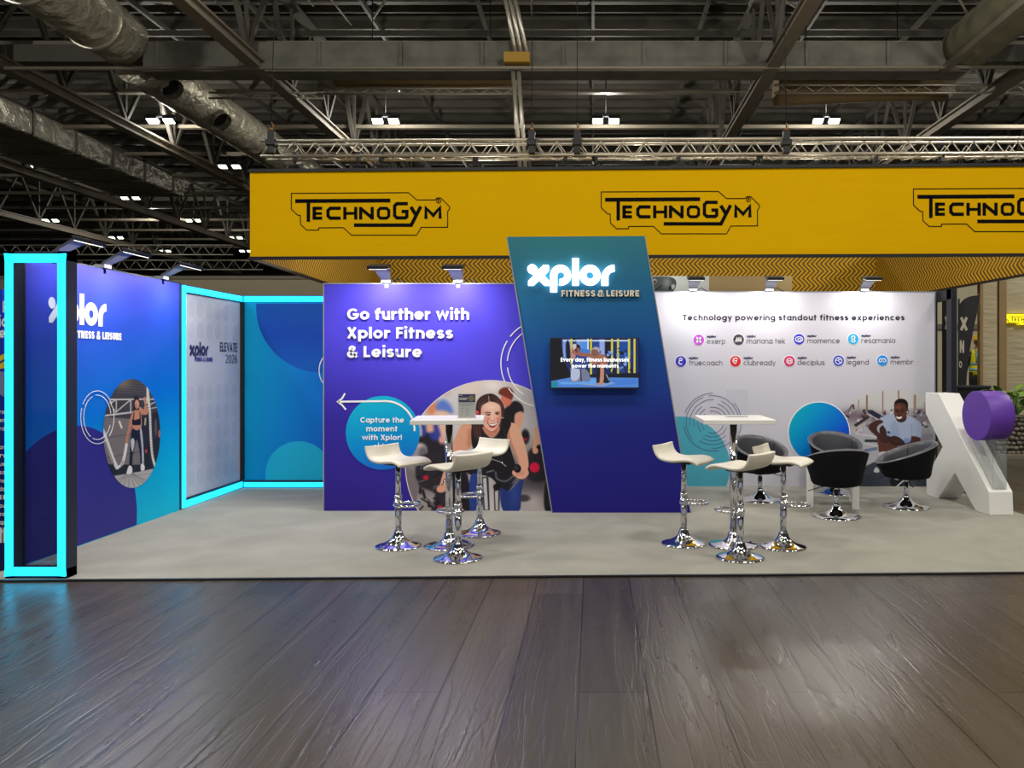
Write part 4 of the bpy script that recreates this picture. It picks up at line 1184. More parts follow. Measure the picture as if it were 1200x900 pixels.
# person on hands and knees
P.poly([(540, 280), (680, 260), (760, 320), (740, 400), (640, 430), (560, 380)], (152, 100, 84)); P.ell(598, 235, 48, 56, (128, 84, 72)); P.poly([(560, 200), (600, 170), (650, 190), (650, 250), (620, 210)], (156, 156, 160)); P.line([(640, 400), (636, 500), (640, 610)], 50, (22, 20, 34)); P.line([(684, 390), (684, 500), (676, 610)], 46, (190, 130, 108)); P.ell(660, 622, 44, 14, (186, 128, 108))
P.poly([(700, 590), (730, 500), (780, 580), (760, 612), (710, 612)], (20, 20, 34)); P.line([(735, 510), (770, 580)], 8, (200, 200, 210))
P.build('screen_picture', M_SCREEN, tv, .002)
b = MB()
put_text(b, mps, 'Every day, fitness businesses', 657.2, 737.2, 423.8, 419.2, .2, .12, .003, .004)
put_text(b, mps, 'power the moments', 670, 725, 430.8, 426.6, .2, .12, .003, .004)
b.build('screen_caption', mat('lit_caption', (250, 252, 255), .5, 0, 0, emit=1.0), tv)

# ---- white wall
YW = 9.86
ww = thing('display_wall', 'white display wall listing nine round product badges behind the armchairs', 'display wall', (2.6, YW, CT))
wx0, wx1, wz1 = .62, W(1095, 0, YW).x, W(0, 342.5, YW).z
b = MB(); b.bb(wx0, wx1, YW, YW+.06, CT, wz1); b.build('wall_panel', mat('white_print', (214, 212, 222), .55, 0, .01), ww)
b = MB(); b.bb(wx1, wx1+.014, YW-.004, YW+.062, CT, wz1+.012); b.bb(wx0, wx1, YW-.004, YW+.062, wz1, wz1+.012); b.build('edge_profile', M_PALE_EDGE, ww)
mp = front(YW)
b = MB(); put_text(b, mp, 'Technology powering standout fitness experiences', 800, 1060, 375.4, 368.8, .205, .14, .001, .0016); b.build('heading_lettering', M_GREYTEXT, ww)
BAD = [(818.8, 398.3, 'exerp', 850, (196, 84, 206), 0), (865.5, 398, 'mariana tek', 920, (72, 64, 76), 1), (936.3, 397.6, 'momence', 984, (64, 62, 206), 2), (999.8, 397.4, 'resamania', 1049, (44, 176, 230), 3),
       (797.8, 423.5, 'truecoach', 846.5, (58, 54, 198), 4), (861.8, 423.4, 'clubready', 909, (224, 22, 42), 5), (925, 423.2, 'deciplus', 966.5, (216, 28, 110), 6), (982.6, 422.8, 'legend', 1018, (34, 62, 210), 7), (1034, 422.6, 'membr', 1070, (40, 150, 240), 8)]
txt = MB(); tiny = MB(); sym = MB(); rim = MB()
for x, y, s, u1, c, k in BAD:
    d = MB(); put_disc(d, mp, x, y, 6.3, 6.3, .002, .004, 32); d.build('printed_badge', mat('badge_print', c, .5, 0, .02), ww)
    put_disc(rim, mp, x, y, 7.1, 7.1, .001, .002, 32)
    u0 = x+9.6
    put_text(txt, mp, s, u0, u1, y+4.5, y-1.4, .13, .12, .001, .0016)
    put_logo(tiny, mp, u0, u0+11, y-5.6, y-2.0, .001, .003)
    q0, q1 = .0045, .006
    if k == 0:
        put_ribbon(sym, mp, [(x-2.8, y-3), (x+2.6, y+3)], 1.9, False, q0, q1); put_ribbon(sym, mp, [(x+2.6, y-3), (x-2.8, y+3)], 1.9, False, q0, q1)
    elif k == 1:
        for i in range(3): put_ribbon(sym, mp, [(x-3.4+i*2.3, y+2.6), (x-1.6+i*2.3, y-2.6)], 1.5, False, q0, q1); put_ribbon(sym, mp, [(x-1.7+i*2.3, y-2.2), (x-1.2+i*2.3, y+2.6)], .8, False, q0, q1)
    elif k == 2:
        put_ribbon(sym, mp, arc(x, y, 4.2, 3.0, 0, 360, 24)[:-1], 1.0, True, q0, q1); put_ribbon(sym, mp, arc(x+.4, y+.4, 2.0, 1.4, 0, 360, 18)[:-1], .8, True, q0, q1)
    elif k == 3:
        put_ribbon(sym, mp, arc(x, y-1.9, 1.9, 1.7, 0, 360, 20)[:-1], 1.1, True, q0, q1); put_ribbon(sym, mp, arc(x, y+1.9, 1.9, 1.7, 0, 360, 20)[:-1], 1.1, True, q0, q1)
    elif k == 4:
        put_ribbon(sym, mp, [(x-2.4, y-2.2), (x, y-4), (x+2.4, y-2.2)], 1.1, False, q0, q1); put_arc(sym, mp, x, y+1, 2.3, 2.3, 50, 310, 1.2, q0, q1)
    elif k == 5:
        put_arc(sym, mp, x, y-.8, 2.9, 2.9, 60, 330, 1.2, q0, q1); put_ribbon(sym, mp, [(x-1.4, y-.8), (x+1.4, y-.8), (x+.2, y+3.6)], 1.2, False, q0, q1)
    elif k == 6:
        put_ribbon(sym, mp, [(x+3.6*math.cos(math.radians(a)), y+3.6*math.sin(math.radians(a))) for a in range(30, 390, 60)], .9, True, q0, q1)
        put_ribbon(sym, mp, [(x-1.8, y-1), (x+1.8, y-1), (x+1.8, y+1), (x-1.8, y+1)], .8, True, q0, q1)
    elif k == 7:
        put_ribbon(sym, mp, arc(x, y, 3.9, 3.9, 0, 360, 26)[:-1], .9, True, q0, q1); put_ribbon(sym, mp, [(x-3.4, y-.6), (x-.6, y-.6), (x+1.2, y+2), (x+3, y+1.6)], .9, False, q0, q1); put_ribbon(sym, mp, [(x-1, y-3.2), (x+1, y-1), (x+3.6, y-1.6)], .9, False, q0, q1)
    else:
        put_ribbon(sym, mp, [(x-4, y+1.6)]+arc(x-2, y-.4, 1.6, 1.8, 180, 360, 10)+arc(x+1.6, y-.4, 1.8, 1.8, 180, 360, 10)+[(x+4, y+1.6)], 1.1, False, q0, q1); put_ribbon(sym, mp, [(x-3, y+2), (x-.4, y+.2), (x+2.4, y+2)], .9, False, q0, q1)
rim.build('badge_rims', M_PRINTWHITE, ww); sym.build('badge_symbols', M_PRINTWHITE, ww); txt.build('product_lettering', mat('mid_grey_vinyl', (112, 108, 116), .5), ww); tiny.build('tiny_logo_lettering', M_NAVYTEXT, ww)
b = MB(); put_poly(b, mp, circ_clip(796.5, 547, 59, 762, 900, 480, 571), .001, .002); b.build('printed_circle', mat('pale_teal_print', (78, 180, 200), .5, 0, .02), ww)
b = MB()
rp = random.Random(21)
for i, r in enumerate((13, 17.5, 22, 26.5, 31, 33.8)):
    a = rp.uniform(0, 90)
    for k in range(3):
        sp = rp.uniform(70, 108); put_arc(b, mp, 835, 494.5, r, r, a, a+sp, .55, .003, .004); a += 120
b.build('printed_rings', mat('fine_violet_print', (84, 76, 128), .5), ww)
b = MB(); put_disc(b, mp, 959.7, 507, 36.6, 36.6, .004, .0048, 64); b.build('disc_rim', M_PRINTWHITE, ww)
b = MB(); put_disc(b, mp, 959.7, 507, 35.4, 35.4, .0045, .0062, 64)
b.build('printed_disc', wgrad('cyan_to_blue_disc', [(0, (0, 186, 208)), (.35, (0, 152, 224)), (.75, (10, 96, 226)), (1, (20, 62, 206))], (.8, 0, -.6), W(930, 480, YW).x*.8-W(930, 480, YW).z*.6, W(990, 532, YW).x*.8-W(990, 532, YW).z*.6, ORG[ww.name]), ww)
# photograph of the man with a phone
P = Paint(mp, 978, 452, 1094.2, 571.2, .55, (214, 212, 222))
P.use(980, 450, 6.923)
P.poly([(180, 110), (380, 60), (600, 70), (720, 110), (740, 240), (160, 240)], (214, 213, 212), soft=14)
P.poly([(-40, 260), (60, 220), (400, 225), (820, 215), (820, 640), (-40, 640)], (186, 184, 194), soft=6)
P.blob(150, 260, 180, 60, (128, 112, 122)); P.blob(720, 270, 120, 50, (120, 112, 122)); P.blob(740, 440, 120, 60, (140, 140, 152)); P.blob(180, 480, 160, 80, (178, 178, 186))
for x, y0, y1, w, c in ((180, 130, 215, 10, (176, 150, 130)), (248, 95, 215, 13, (140, 100, 84)), (377, 58, 235, 9, (150, 116, 98)), (505, 56, 118, 12, (160, 120, 98)), (637, 95, 225, 20, (170, 140, 122)), (715, 150, 220, 8, (170, 150, 140))): P.line([(x, y0), (x, y1)], w, c, False)
rp = random.Random(9)
for k in range(110):
    x = rp.uniform(60, 460) if rp.random() < .6 else rp.uniform(590, 800)
    y = rp.uniform(205, 330) if rp.random() < .7 else rp.uniform(330, 420)
    P.ell(x, y, rp.uniform(5, 20), rp.uniform(4, 14), rp.choice([(60, 52, 62), (96, 74, 82), (226, 224, 228), (44, 42, 54), (150, 140, 150), (120, 70, 66), (200, 196, 204)]), rp.uniform(0, 180), soft=1.5, a=.85)
P.line([(110, 200), (135, 170), (140, 200)], 14, (84, 56, 58)); P.line([(60, 240), (130, 180)], 7, (120, 100, 104))
P.poly([(250, 212), (290, 210), (370, 258), (345, 286), (262, 236)], (42, 46, 70), False); P.poly([(140, 332), (255, 256), (272, 270), (160, 348)], (48, 46, 58), False); P.line([(250, 240), (340, 290)], 8, (212, 210, 214), False)
P.line([(140, 380), (230, 320)], 10, (206, 190, 172)); P.line([(160, 400), (330, 430)], 10, (216, 214, 220)); P.line([(240, 460), (330, 462)], 22, (50, 50, 60)); P.poly([(220, 530), (330, 510), (335, 534), (225, 556)], (110, 126, 160), False); P.line([(230, 480), (330, 505)], 8, (214, 216, 224))
P.poly([(820, 400), (820, 560), (740, 470)], (150, 150, 162)); P.poly([(180, 690), (340, 600), (420, 560), (560, 500), (820, 520), (820, 860), (180, 860)], (64, 72, 84), soft=3)
for k in range(60): P.ell(rp.uniform(200, 800), rp.uniform(640, 840), rp.uniform(8, 40), rp.uniform(2, 6), rp.choice([(50, 58, 68), (86, 94, 106), (74, 82, 94)]), -12, soft=2, a=.6)
P.poly([(160, 560), (340, 600), (250, 660), (150, 700)], (190, 188, 194), soft=2)
# man
P.poly([(328, 440), (370, 400), (470, 440), (540, 500), (470, 540), (420, 545), (404, 556), (350, 556), (340, 500)], (98, 58, 50), soft=1.2); P.poly([(350, 360), (380, 334), (412, 350), (414, 400), (380, 420), (356, 400)], (66, 40, 38), soft=1.2)
P.poly([(350, 555), (404, 550), (400, 590), (350, 596)], (206, 206, 214))
P.poly([(350, 292), (400, 256), (470, 246), (494, 300), (530, 312), (566, 290), (584, 262), (640, 286), (688, 322), (692, 380), (682, 436), (612, 422), (602, 476), (520, 512), (470, 470), (420, 400), (378, 332)], (176, 192, 222), soft=1.2)
P.poly([(470, 300), (500, 340), (520, 470), (470, 440), (440, 350)], (152, 170, 206), a=.6, soft=6); P.line([(610, 330), (612, 420)], 5, (140, 156, 190)); P.poly([(560, 440), (602, 450), (600, 476), (520, 512), (500, 490)], (112, 150, 206), a=.8, soft=4)
P.poly([(352, 290), (382, 308), (342, 334), (330, 366), (352, 400), (420, 424), (424, 452), (372, 462), (320, 420), (268, 372), (262, 340), (300, 304)], (76, 46, 42), soft=1.2)
P.poly([(612, 424), (680, 438), (668, 480), (620, 494), (570, 500), (548, 486), (600, 468)], (84, 50, 44), soft=1.2)
P.poly([(404, 380), (470, 388), (478, 418), (410, 422)], (150, 176, 216), False); P.ell(424, 392, 12, 9, (54, 60, 74))
P.poly([(346, 420), (400, 412), (432, 440), (424, 474), (380, 478), (350, 450)], (70, 42, 40), soft=1.2); P.poly([(424, 440), (470, 420), (520, 440), (552, 474), (540, 500), (480, 500), (440, 480)], (62, 38, 36), soft=1.2)
for k in range(3): P.line([(440+k*14, 446+k*14), (490+k*12, 440+k*14)], 3, (110, 70, 60))
P.line([(548, 470), (556, 500)], 9, (40, 40, 50), False)
P.poly([(484, 250), (560, 250), (564, 292), (528, 312), (492, 296)], (62, 36, 32), soft=1.2)
P.poly([(468, 200), (474, 160), (500, 138), (540, 134), (572, 156), (578, 200), (570, 250), (546, 290), (512, 304), (486, 284), (470, 244)], (94, 56, 46), soft=1.2)
P.poly([(468, 182), (476, 142), (510, 120), (552, 124), (580, 154), (580, 206), (570, 200), (560, 164), (520, 152), (484, 160)], (26, 20, 22), soft=1.2)
P.ell(576, 222, 11, 20, (90, 54, 46)); P.ell(576, 228, 5, 8, (230, 230, 234)); P.blob(504, 190, 20, 16, (130, 84, 68)); P.blob(486, 246, 12, 12, (130, 80, 64), .8); P.blob(545, 250, 14, 14, (120, 74, 60), .7)
P.line([(476, 212), (498, 206)], 5, (30, 20, 20)); P.line([(522, 208), (548, 212)], 5, (30, 20, 20)); P.ell(490, 222, 9, 4, (24, 16, 18)); P.ell(534, 224, 9, 4, (24, 16, 18)); P.line([(506, 220), (500, 246), (512, 250)], 4, (62, 34, 30))
P.poly([(484, 262), (506, 268), (534, 262), (524, 280), (504, 284), (490, 276)], (250, 244, 240), soft=1.1); P.line([(480, 258), (506, 264), (538, 258)], 4, (52, 28, 26)); P.poly([(490, 288), (526, 286), (540, 296), (514, 306), (494, 300)], (40, 26, 26), a=.6)
P.poly([(304, 702), (322, 676), (344, 690), (346, 716), (310, 716)], (224, 224, 228)); P.poly([(436, 800), (440, 760), (470, 750), (540, 770), (540, 836), (460, 836)], (26, 26, 32)); P.line([(490, 832), (546, 782)], 9, (226, 226, 230), False); P.poly([(470, 750), (530, 752), (545, 775), (480, 775)], (216, 216, 222))
P.build('printed_photograph', M_PRINT, ww, .0025)
# ------------------------------------------------------------------ arm spotlights on the wall tops
M_LENS = mat('white_spot_lens', (255, 250, 240), .3, 0, 0, emit=1.6)
ARM_W = 11
al = None
def arm_light(x, y, z, rz, lab, power=ARM_W):
    global al
    g = 'arm spotlights on the wall tops'
    if al is None:
        al = thing('arm_spotlight', lab, 'spotlight', (x, y, z), rz, g)
        b = MB(); b.bb(-.05, .05, -.03, .07, 0, .03); b.bb(-.02, .02, .0, .03, -.05, .01); b.build('clamp', M_PALE_EDGE, al, local=True)
        b = MB(); b.prism([(-.05, .0, .02), (.05, .0, .02), (.085, -.22, .135), (-.085, -.22, .135)], [(-.05, .0, .045), (.05, .0, .045), (.085, -.22, .16), (-.085, -.22, .16)]); b.build('arm', M_ARM, al, local=True)
        b = MB(); R = Matrix.Rotation(math.radians(14), 3, 'X'); b.box((0, -.29, .14), (.21, .16, .035), rot=R); h = b.build('lamp_head', M_DARK, al, local=True, bevel=.006)
        b = MB(); b.box(Vector((0, -.29, .14))+R @ Vector((0, 0, -.02)), (.18, .13, .008), rot=R); b.build('lens', M_LENS, h, local=True)
        b = MB(); b.tube([(.06, .03, .02), (.12, .04, .05), (.17, .03, .01), (.2, .03, .005)], .006, 6); b.build('cable', M_BLACK, al, local=True)
        t = al
    else:
        t = dup(al, (x, y, z), rz, lab)
    R = Matrix.Rotation(rz, 3, 'Z')
    src = Vector((x, y, z))+R @ Vector((0, -.30, .10))
    tgt = src+R @ Vector((0, .10, -1.0))
    area_light('spot_light', src, tgt, .17, power, (1, .97, .95), .11)
    return t
z1 = vz1+.012
arm_light(W(453, 0, YB).x, YB+.0, z1, 0, 'arm spotlight over the violet wall nearest its left end')
arm_light(W(537, 0, YB).x, YB+.0, z1, 0, 'arm spotlight over the violet wall nearest the slanted tower')
z2 = wz1+.012
arm_light(1.28, YW, z2, 0, 'arm spotlight over the white wall nearest the slanted tower', ARM_W*.8)
arm_light(2.26, YW, z2, 0, 'middle arm spotlight over the white wall', ARM_W*.8)
arm_light(3.48, YW, z2, 0, 'arm spotlight over the white wall nearest its right end', ARM_W*.8)
arm_light(XL, 6.34, 2.462, PI/2, 'arm spotlight on the left blue wall nearest the glowing portal', ARM_W*.95)
arm_light(XL, 7.0, 2.462, PI/2, 'middle arm spotlight on the left blue wall', ARM_W*.95)
arm_light(XL, 7.95, 2.462, PI/2, 'arm spotlight on the left blue wall beside the booth', ARM_W*.9)

# ------------------------------------------------------------------ furniture
def bar_stool_parts(t):
    # wave seat
    prof = [(-.205, .128), (-.20, .10), (-.182, .055), (-.15, .02), (-.10, .004), (-.03, .0), (.05, .008), (.11, .012), (.155, .006), (.188, -.006), (.208, -.022)]
    pp = smooth_path(prof, False, 3)
    th = .036
    top, bot = ribbon_sides(pp, th, False)
    def row(f): return f
    b = MB(); n = len(pp); hw = .19
    ys = [-hw, -hw+.012, -.1, 0, .1, hw-.012, hw]
    m = len(ys)
    vs = []
    for side in (top, bot):
        for i, (x, z) in enumerate(side):
            for k, y in enumerate(ys):
                sh = .35 if k in (0, m-1) else 1.0
                cx, cz = pp[i]
                dip = -.006*(1-(y/hw)**2)
                vs.append((cx+(x-cx)*sh, y, cz+(z-cz)*sh+dip))
    fs = []
    for s in (0, 1):
        for i in range(n-1):
            for k in range(m-1):
                a = s*n*m+i*m+k
                fs.append((a, a+1, a+m+1, a+m) if s == 0 else (a, a+m, a+m+1, a+1))
    q = n*m
    for i in range(n-1):
        fs.append((i*m, (i+1)*m, q+(i+1)*m, q+i*m)); fs.append((i*m+m-1, q+i*m+m-1, q+(i+1)*m+m-1, (i+1)*m+m-1))
    for k in range(m-1):
        fs.append((k, q+k, q+k+1, k+1)); e = (n-1)*m+k; fs.append((e, e+1, q+e+1, q+e))
    b.add([(x, y, z+.742) for x, y, z in vs], fs, True)
    b.build('seat', M_SEAT, t, local=True, subsurf=1)
    b = MB(); b.bb(-.09, .09, -.08, .08, .705, .722); b.build('seat_plate', M_DARK, t, local=True, bevel=.004)
    b = MB(); b.tube([(0, 0, .08), (0, 0, .42)], .029, 20); b.tube([(0, 0, .415), (0, 0, .445)], .033, 20); b.tube([(0, 0, .42), (0, 0, .71)], .0235, 20); b.build('pole', M_CHROME, t, local=True)
    b = MB(); b.lathe([(.196, 0), (.198, .006), (.19, .012), (.16, .020), (.12, .032), (.085, .05), (.06, .072), (.046, .10), (.038, .125), (.033, .135)], (0, 0, 0), 48); b.build('base', M_CHROME, t, local=True)
    b = MB()
    ring = [(.105+.118*math.cos(a), .098*math.sin(a), .372) for a in np.linspace(0, 2*PI, 33)[:-1]]
    b.tube(ring, .0115, 10, closed=True); b.tube([(0, 0, .35), (0, 0, .395)], .037, 20); b.build('footrest', M_CHROME, t, local=True)
    b = MB(); b.tube([(-.02, .05, .70), (-.05, .12, .69), (-.08, .2, .665), (-.10, .235, .63)], .006, 8); b.build('lever', M_CHROME, t, local=True)
st = None
for px, py, a, lab in ((466.7, 641.8, -33, 'white wave-seat bar stool at the left of the flyer table'),
                       (536.8, 656.2, 138, 'white wave-seat bar stool nearest the camera at the flyer table'),
                       (562.2, 626.6, -124, 'white wave-seat bar stool behind right of the flyer table'),
                       (801.3, 638.6, -31, 'white wave-seat bar stool in front of the slanted tower foot'),
                       (867.4, 655.2, 136, 'white wave-seat bar stool nearest the camera at the empty-stand table'),
                       (918.0, 642.4, -31, 'white wave-seat bar stool between the empty-stand table and the armchairs')):
    p = floor_at(px, py); g = 'bar stools around the tall tables'
    if st is None:
        st = thing('bar_stool', lab, 'bar stool', (p.x, p.y, CT), math.radians(a), g); bar_stool_parts(st)
    else:
        dup(st, (p.x, p.y, CT), math.radians(a), lab)

bt = None
for px, py, a, lab in ((526.4, 641.0, 7, 'white square bar table on a chrome pole holding a printed flyer stand'),
                       (859.5, 640.3, 0, 'white square bar table on a chrome pole holding an empty clear stand')):
    p = floor_at(px, py)
    if bt is None:
        bt = thing('bar_table', lab, 'bar table', (p.x, p.y, CT), math.radians(a), 'tall bar tables')
        b = MB(); b.bb(-.302, .302, -.302, .302, 1.073, 1.11); b.build('table_top', M_WHITE, bt, local=True, bevel=.004)
        b = MB(); b.bb(-.13, .13, -.13, .13, 1.06, 1.073); b.build('top_plate', M_DARK, bt, local=True)
        b = MB(); b.tube([(0, 0, .05), (0, 0, 1.06)], .031, 24); b.build('pole', M_CHROME, bt, local=True)
        b = MB(); b.lathe([(.216, 0), (.218, .008), (.20, .014), (.15, .020), (.10, .030), (.07, .045), (.052, .07), (.044, .11), (.034, .12)], (0, 0, 0), 56); b.build('base', M_CHROME, bt, local=True)
        t0 = (p.x, p.y)
    else:
        dup(bt, (p.x, p.y, CT), math.radians(a), lab); t1 = (p.x, p.y)

def clear_mat(name, tint=(.93, .96, .97), frost=.0):
    m, nt, b = new_mat(name)
    out = nt.nodes['Material Output']
    t = nt.nodes.new('ShaderNodeBsdfTransparent'); t.inputs[0].default_value = tint+(1,)
    g = nt.nodes.new('ShaderNodeBsdfGlossy'); g.inputs['Roughness'].default_value = .03
    d = nt.nodes.new('ShaderNodeBsdfDiffuse'); d.inputs[0].default_value = (.8, .84, .86, 1)
    f = nt.nodes.new('ShaderNodeFresnel'); f.inputs[0].default_value = 1.14
    x = nt.nodes.new('ShaderNodeMixShader'); x2 = nt.nodes.new('ShaderNodeMixShader'); x2.inputs[0].default_value = frost
    nt.links.new(t.outputs[0], x2.inputs[1]); nt.links.new(d.outputs[0], x2.inputs[2])
    nt.links.new(f.outputs[0], x.inputs[0]); nt.links.new(x2.outputs[0], x.inputs[1]); nt.links.new(g.outputs[0], x.inputs[2])
    nt.links.new(x.outputs[0], out.inputs[0])
    return m
M_CLEAR = clear_mat('clear_acrylic', (.985, .99, .995), .02)
ZT = CT+1.11
def sign_holder(x, y, rz, lab, w, h):
    t = thing('sign_holder', lab, 'sign holder', (x, y, ZT), rz)
    b = MB()
    b.box((0, .02, h/2+.004), (w, .003, h), rot=Matrix.Rotation(-.10, 3, 'X')); b.box((0, .012, h/2+.004), (w, .002, h), rot=Matrix.Rotation(-.10, 3, 'X'))
    b.bb(-w/2, w/2, -.02, .07, 0, .003)
    b.build('clear_holder', M_CLEAR, t, local=True)
    return t
hx, hy = t0
h1 = sign_holder(hx+.155, hy-.02, math.radians(4), 'clear sign holder with a navy-topped flyer on the bar table by the cyclist photo', .155, .205)
R_ = Matrix.Rotation(-.10, 3, 'X')
fw, fh = .148, .2
fmp = lambda u, v, d=0.0: Vector((0, .016, h_c))+R_ @ Vector(((u-.5)*fw, -.0006-d, (.5-v)*fh))
h_c = .106
b = MB(); b.box((0, .016, h_c), (fw, .0012, fh), rot=R_); fly = b.build('flyer', mat('flyer_paper', (206, 206, 200), .6, 0, .01), h1, local=True)
b = MB(); put_poly(b, fmp, [(.02, .01), (.98, .01), (.98, .36), (.02, .36)], .0002, .0006); b.build('flyer_header', mat('navy_flyer_print', (44, 36, 96), .5), fly, local=True)
b = MB(); put_disc(b, fmp, .76, .19, .17, .13, .0007, .001, 24); b.build('flyer_photo', mat('round_flyer_photo', (150, 128, 84), .5, 0, .7, 220), fly, local=True)
b = MB(); put_poly(b, fmp, [(.06, .05), (.24, .05), (.24, .07), (.06, .07)], .0007, .001)
put_ribbon(b, fmp, [(.06, .18), (.56, .18)], .03, False, .0007, .001); put_ribbon(b, fmp, [(.06, .24), (.48, .24)], .03, False, .0007, .001); b.build('flyer_heading', M_PRINTWHITE, fly, local=True)
b = MB()
for u in (.08, .40):
    for k in range(5): put_disc(b, fmp, u, .62+k*.075, .02, .015, .0003, .0006, 10); put_ribbon(b, fmp, [(u+.05, .62+k*.075), (u+.22, .62+k*.075)], .018, False, .0003, .0006)
for k in range(3): put_ribbon(b, fmp, [(.06, .42+k*.045), (.92-.1*k, .42+k*.045)], .012, False, .0003, .0006)
b.build('flyer_text_lines', mat('grey_flyer_print', (142, 140, 140), .5), fly, local=True)
sign_holder(t1[0]+.045, t1[1]+.06, math.radians(-3), 'empty clear sign holder on the bar table by the violet rings', .19, .235)

# tub armchairs
def chair_parts(t):
    N_ = 48
    def rim_z(a):
        c = (1+math.cos(a-PI))/2     # 1 at the back (local -X), 0 at the front
        return .475+.235*c**.85
    def ring(rad, zf, sq=1.0):
        out = []
        for k in range(N_):
            a = 2*PI*k/N_
            out.append((rad*math.cos(a)*sq, rad*math.sin(a), zf(a)))
        return out
    rows_out = [ring(.205, lambda a: .325), ring(.235, lambda a: .335), ring(.252, lambda a: .36), ring(.272, lambda a: .36+(rim_z(a)-.36)*.35), ring(.300, lambda a: .36+(rim_z(a)-.36)*.75), ring(.316, lambda a: rim_z(a)-.02), ring(.314, rim_z)]
    vs = sum(rows_out, [])
    fs = [(i*N_+k, i*N_+(k+1) % N_, (i+1)*N_+(k+1) % N_, (i+1)*N_+k) for i in range(len(rows_out)-1) for k in range(N_)]
    b = MB(); b.add(vs, fs, True); b.f.append(list(range(N_))[::-1]); b.s.append(False)
    b.build('outer_shell', M_BLACKCLOTH, t, local=True)
    rows_in = [ring(.314, rim_z), ring(.306, lambda a: rim_z(a)+.016), ring(.288, lambda a: rim_z(a)+.020), ring(.268, lambda a: rim_z(a)+.006), ring(.256, lambda a: rim_z(a)-.03), ring(.248, lambda a: .44+(rim_z(a)-.44)*.4), ring(.24, lambda a: .42)]
    vs = sum(rows_in, [])
    fs = [(i*N_+k, i*N_+(k+1) % N_, (i+1)*N_+(k+1) % N_, (i+1)*N_+k) for i in range(len(rows_in)-1) for k in range(N_)]
    b = MB(); b.add(vs, fs, True); bk_ = b.build('inner_backrest', M_BLACKLEATHER, t, local=True)
    b = MB(); b.tube([(x*1.0, y, z+.006) for x, y, z in ring(.317, rim_z)], .006, 8, closed=True); b.build('piping', M_PIPING, bk_, local=True)
    b = MB()
    for a in (PI*.62, PI*1.38):
        b.tube([(.268*math.cos(a), .268*math.sin(a), rim_z(a)+.012), (.253*math.cos(a), .253*math.sin(a), rim_z(a)-.04), (.245*math.cos(a), .245*math.sin(a), .46)], .004, 6)
    b.build('seam', M_BLACK, bk_, local=True)
    b = MB(); b.lathe([(.236, .40), (.247, .425), (.245, .455), (.225, .475), (.17, .485), (.0, .49)], (0, 0, 0), 40); b.build('seat_cushion', M_BLACKLEATHER, t, local=True)
    b = MB(); b.bb(-.1, .1, -.09, .09, .305, .326); b.build('seat_plate', M_BLACK, t, local=True)
    b = MB(); b.tube([(0, 0, .10), (0, 0, .27)], .027, 20); b.tube([(0, 0, .27), (0, 0, .31)], .02, 16); b.build('pole', M_CHROME, t, local=True)
    b = MB(); b.lathe([(.244, 0), (.246, .006), (.235, .012), (.18, .020), (.12, .036), (.08, .06), (.055, .085), (.045, .105), (.028, .112)], (0, 0, 0), 48); b.build('base', M_CHROME, t, local=True)
    b = MB(); b.lathe([(.038, .10), (.038, .125), (.03, .135)], (0, 0, 0), 20); b.build('collar', M_CHROME, t, local=True)
    b = MB(); b.tube([(0, .06, .315), (.02, .16, .30), (.03, .25, .27), (.02, .29, .262)], .005, 8); b.build('lever', M_DARK, t, local=True)
ch = None
for px, py, a, lab in ((890.7, 587.0, -72, 'black tub armchair behind the empty-stand bar table'),
                       (980.0, 606.4, 93, 'black tub armchair showing its rounded back to the camera'),
                       (978.5, 578.4, -90, 'black tub armchair against the white wall by the blue disc'),
                       (1062.0, 595.3, 176, 'black tub armchair in profile beside the white X sculpture')):
    p = floor_at(px, py)
    if ch is None:
        ch = thing('tub_armchair', lab, 'armchair', (p.x, p.y, CT), math.radians(a), 'black tub armchairs'); chair_parts(ch)
    else:
        dup(ch, (p.x, p.y, CT), math.radians(a), lab)

# low white table hidden among the armchairs
tb = thing('side_table', 'low white square table with slab legs among the armchairs', 'side table', (2.68, 8.62, CT), math.radians(-15.5))
b = MB(); b.bb(-.275, .275, -.275, .275, .42, .465); b.build('table_top', M_WHITE, tb, local=True, bevel=.004)
for sx in (-1, 1):
    for sy in (-1, 1):
        b = MB(); b.bb(sx*.275, sx*.2, sy*.275, sy*.2, 0, .42); b.build('leg', M_WHITE, tb, local=True, bevel=.003)

# ------------------------------------------------------------------ X sculpture with the violet drum
s5, c5 = math.sin(math.radians(5)), math.cos(math.radians(5))
X0 = Vector((4.02, 9.26, CT))
xs = thing('letter_sculpture', 'large white standing letter X with a violet drum for its upper arm', 'sculpture', X0)
def xuv(px, py):
    q = (px-VX)/FPX
    u = (9.26*q-4.02)/(s5+q*c5)
    return u, CAMZ-(py-VY)*(9.26-u*c5)/FPX
def xp(u, z, w): return X0+Vector((u*s5+w*c5, -u*c5+w*s5, z-CT))
pts = [xuv(*p) for p in ((1084.5, 460), (1099.6, 461), (1159, 577), (1160, 605), (1143.2, 599.6), (1119, 554), (1099.6, 585), (1085.6, 580.8), (1085.6, 559.6), (1104.4, 523.6), (1084.8, 485))]
pts = [(u, max(z, CT) if z > .03 else CT) for u, z in pts]
b = MB(); b.prism([xp(u, z, 0) for u, z in pts], [xp(u, z, .26) for u, z in pts])
b.build('letter_body', mat('satin_white_board', (238, 237, 232), .42, 0, .01), xs, bevel=.003)
du, dz, dr = xuv(1144.8, 487)[0], xuv(1144.8, 487)[1], .265
b = MB(); b.prism([xp(du+dr*math.cos(2*PI*i/64), dz+dr*math.sin(2*PI*i/64), -.01) for i in range(64)], [xp(du+dr*math.cos(2*PI*i/64), dz+dr*math.sin(2*PI*i/64), .26) for i in range(64)])
b.s[2:] = [True]*(len(b.s)-2)
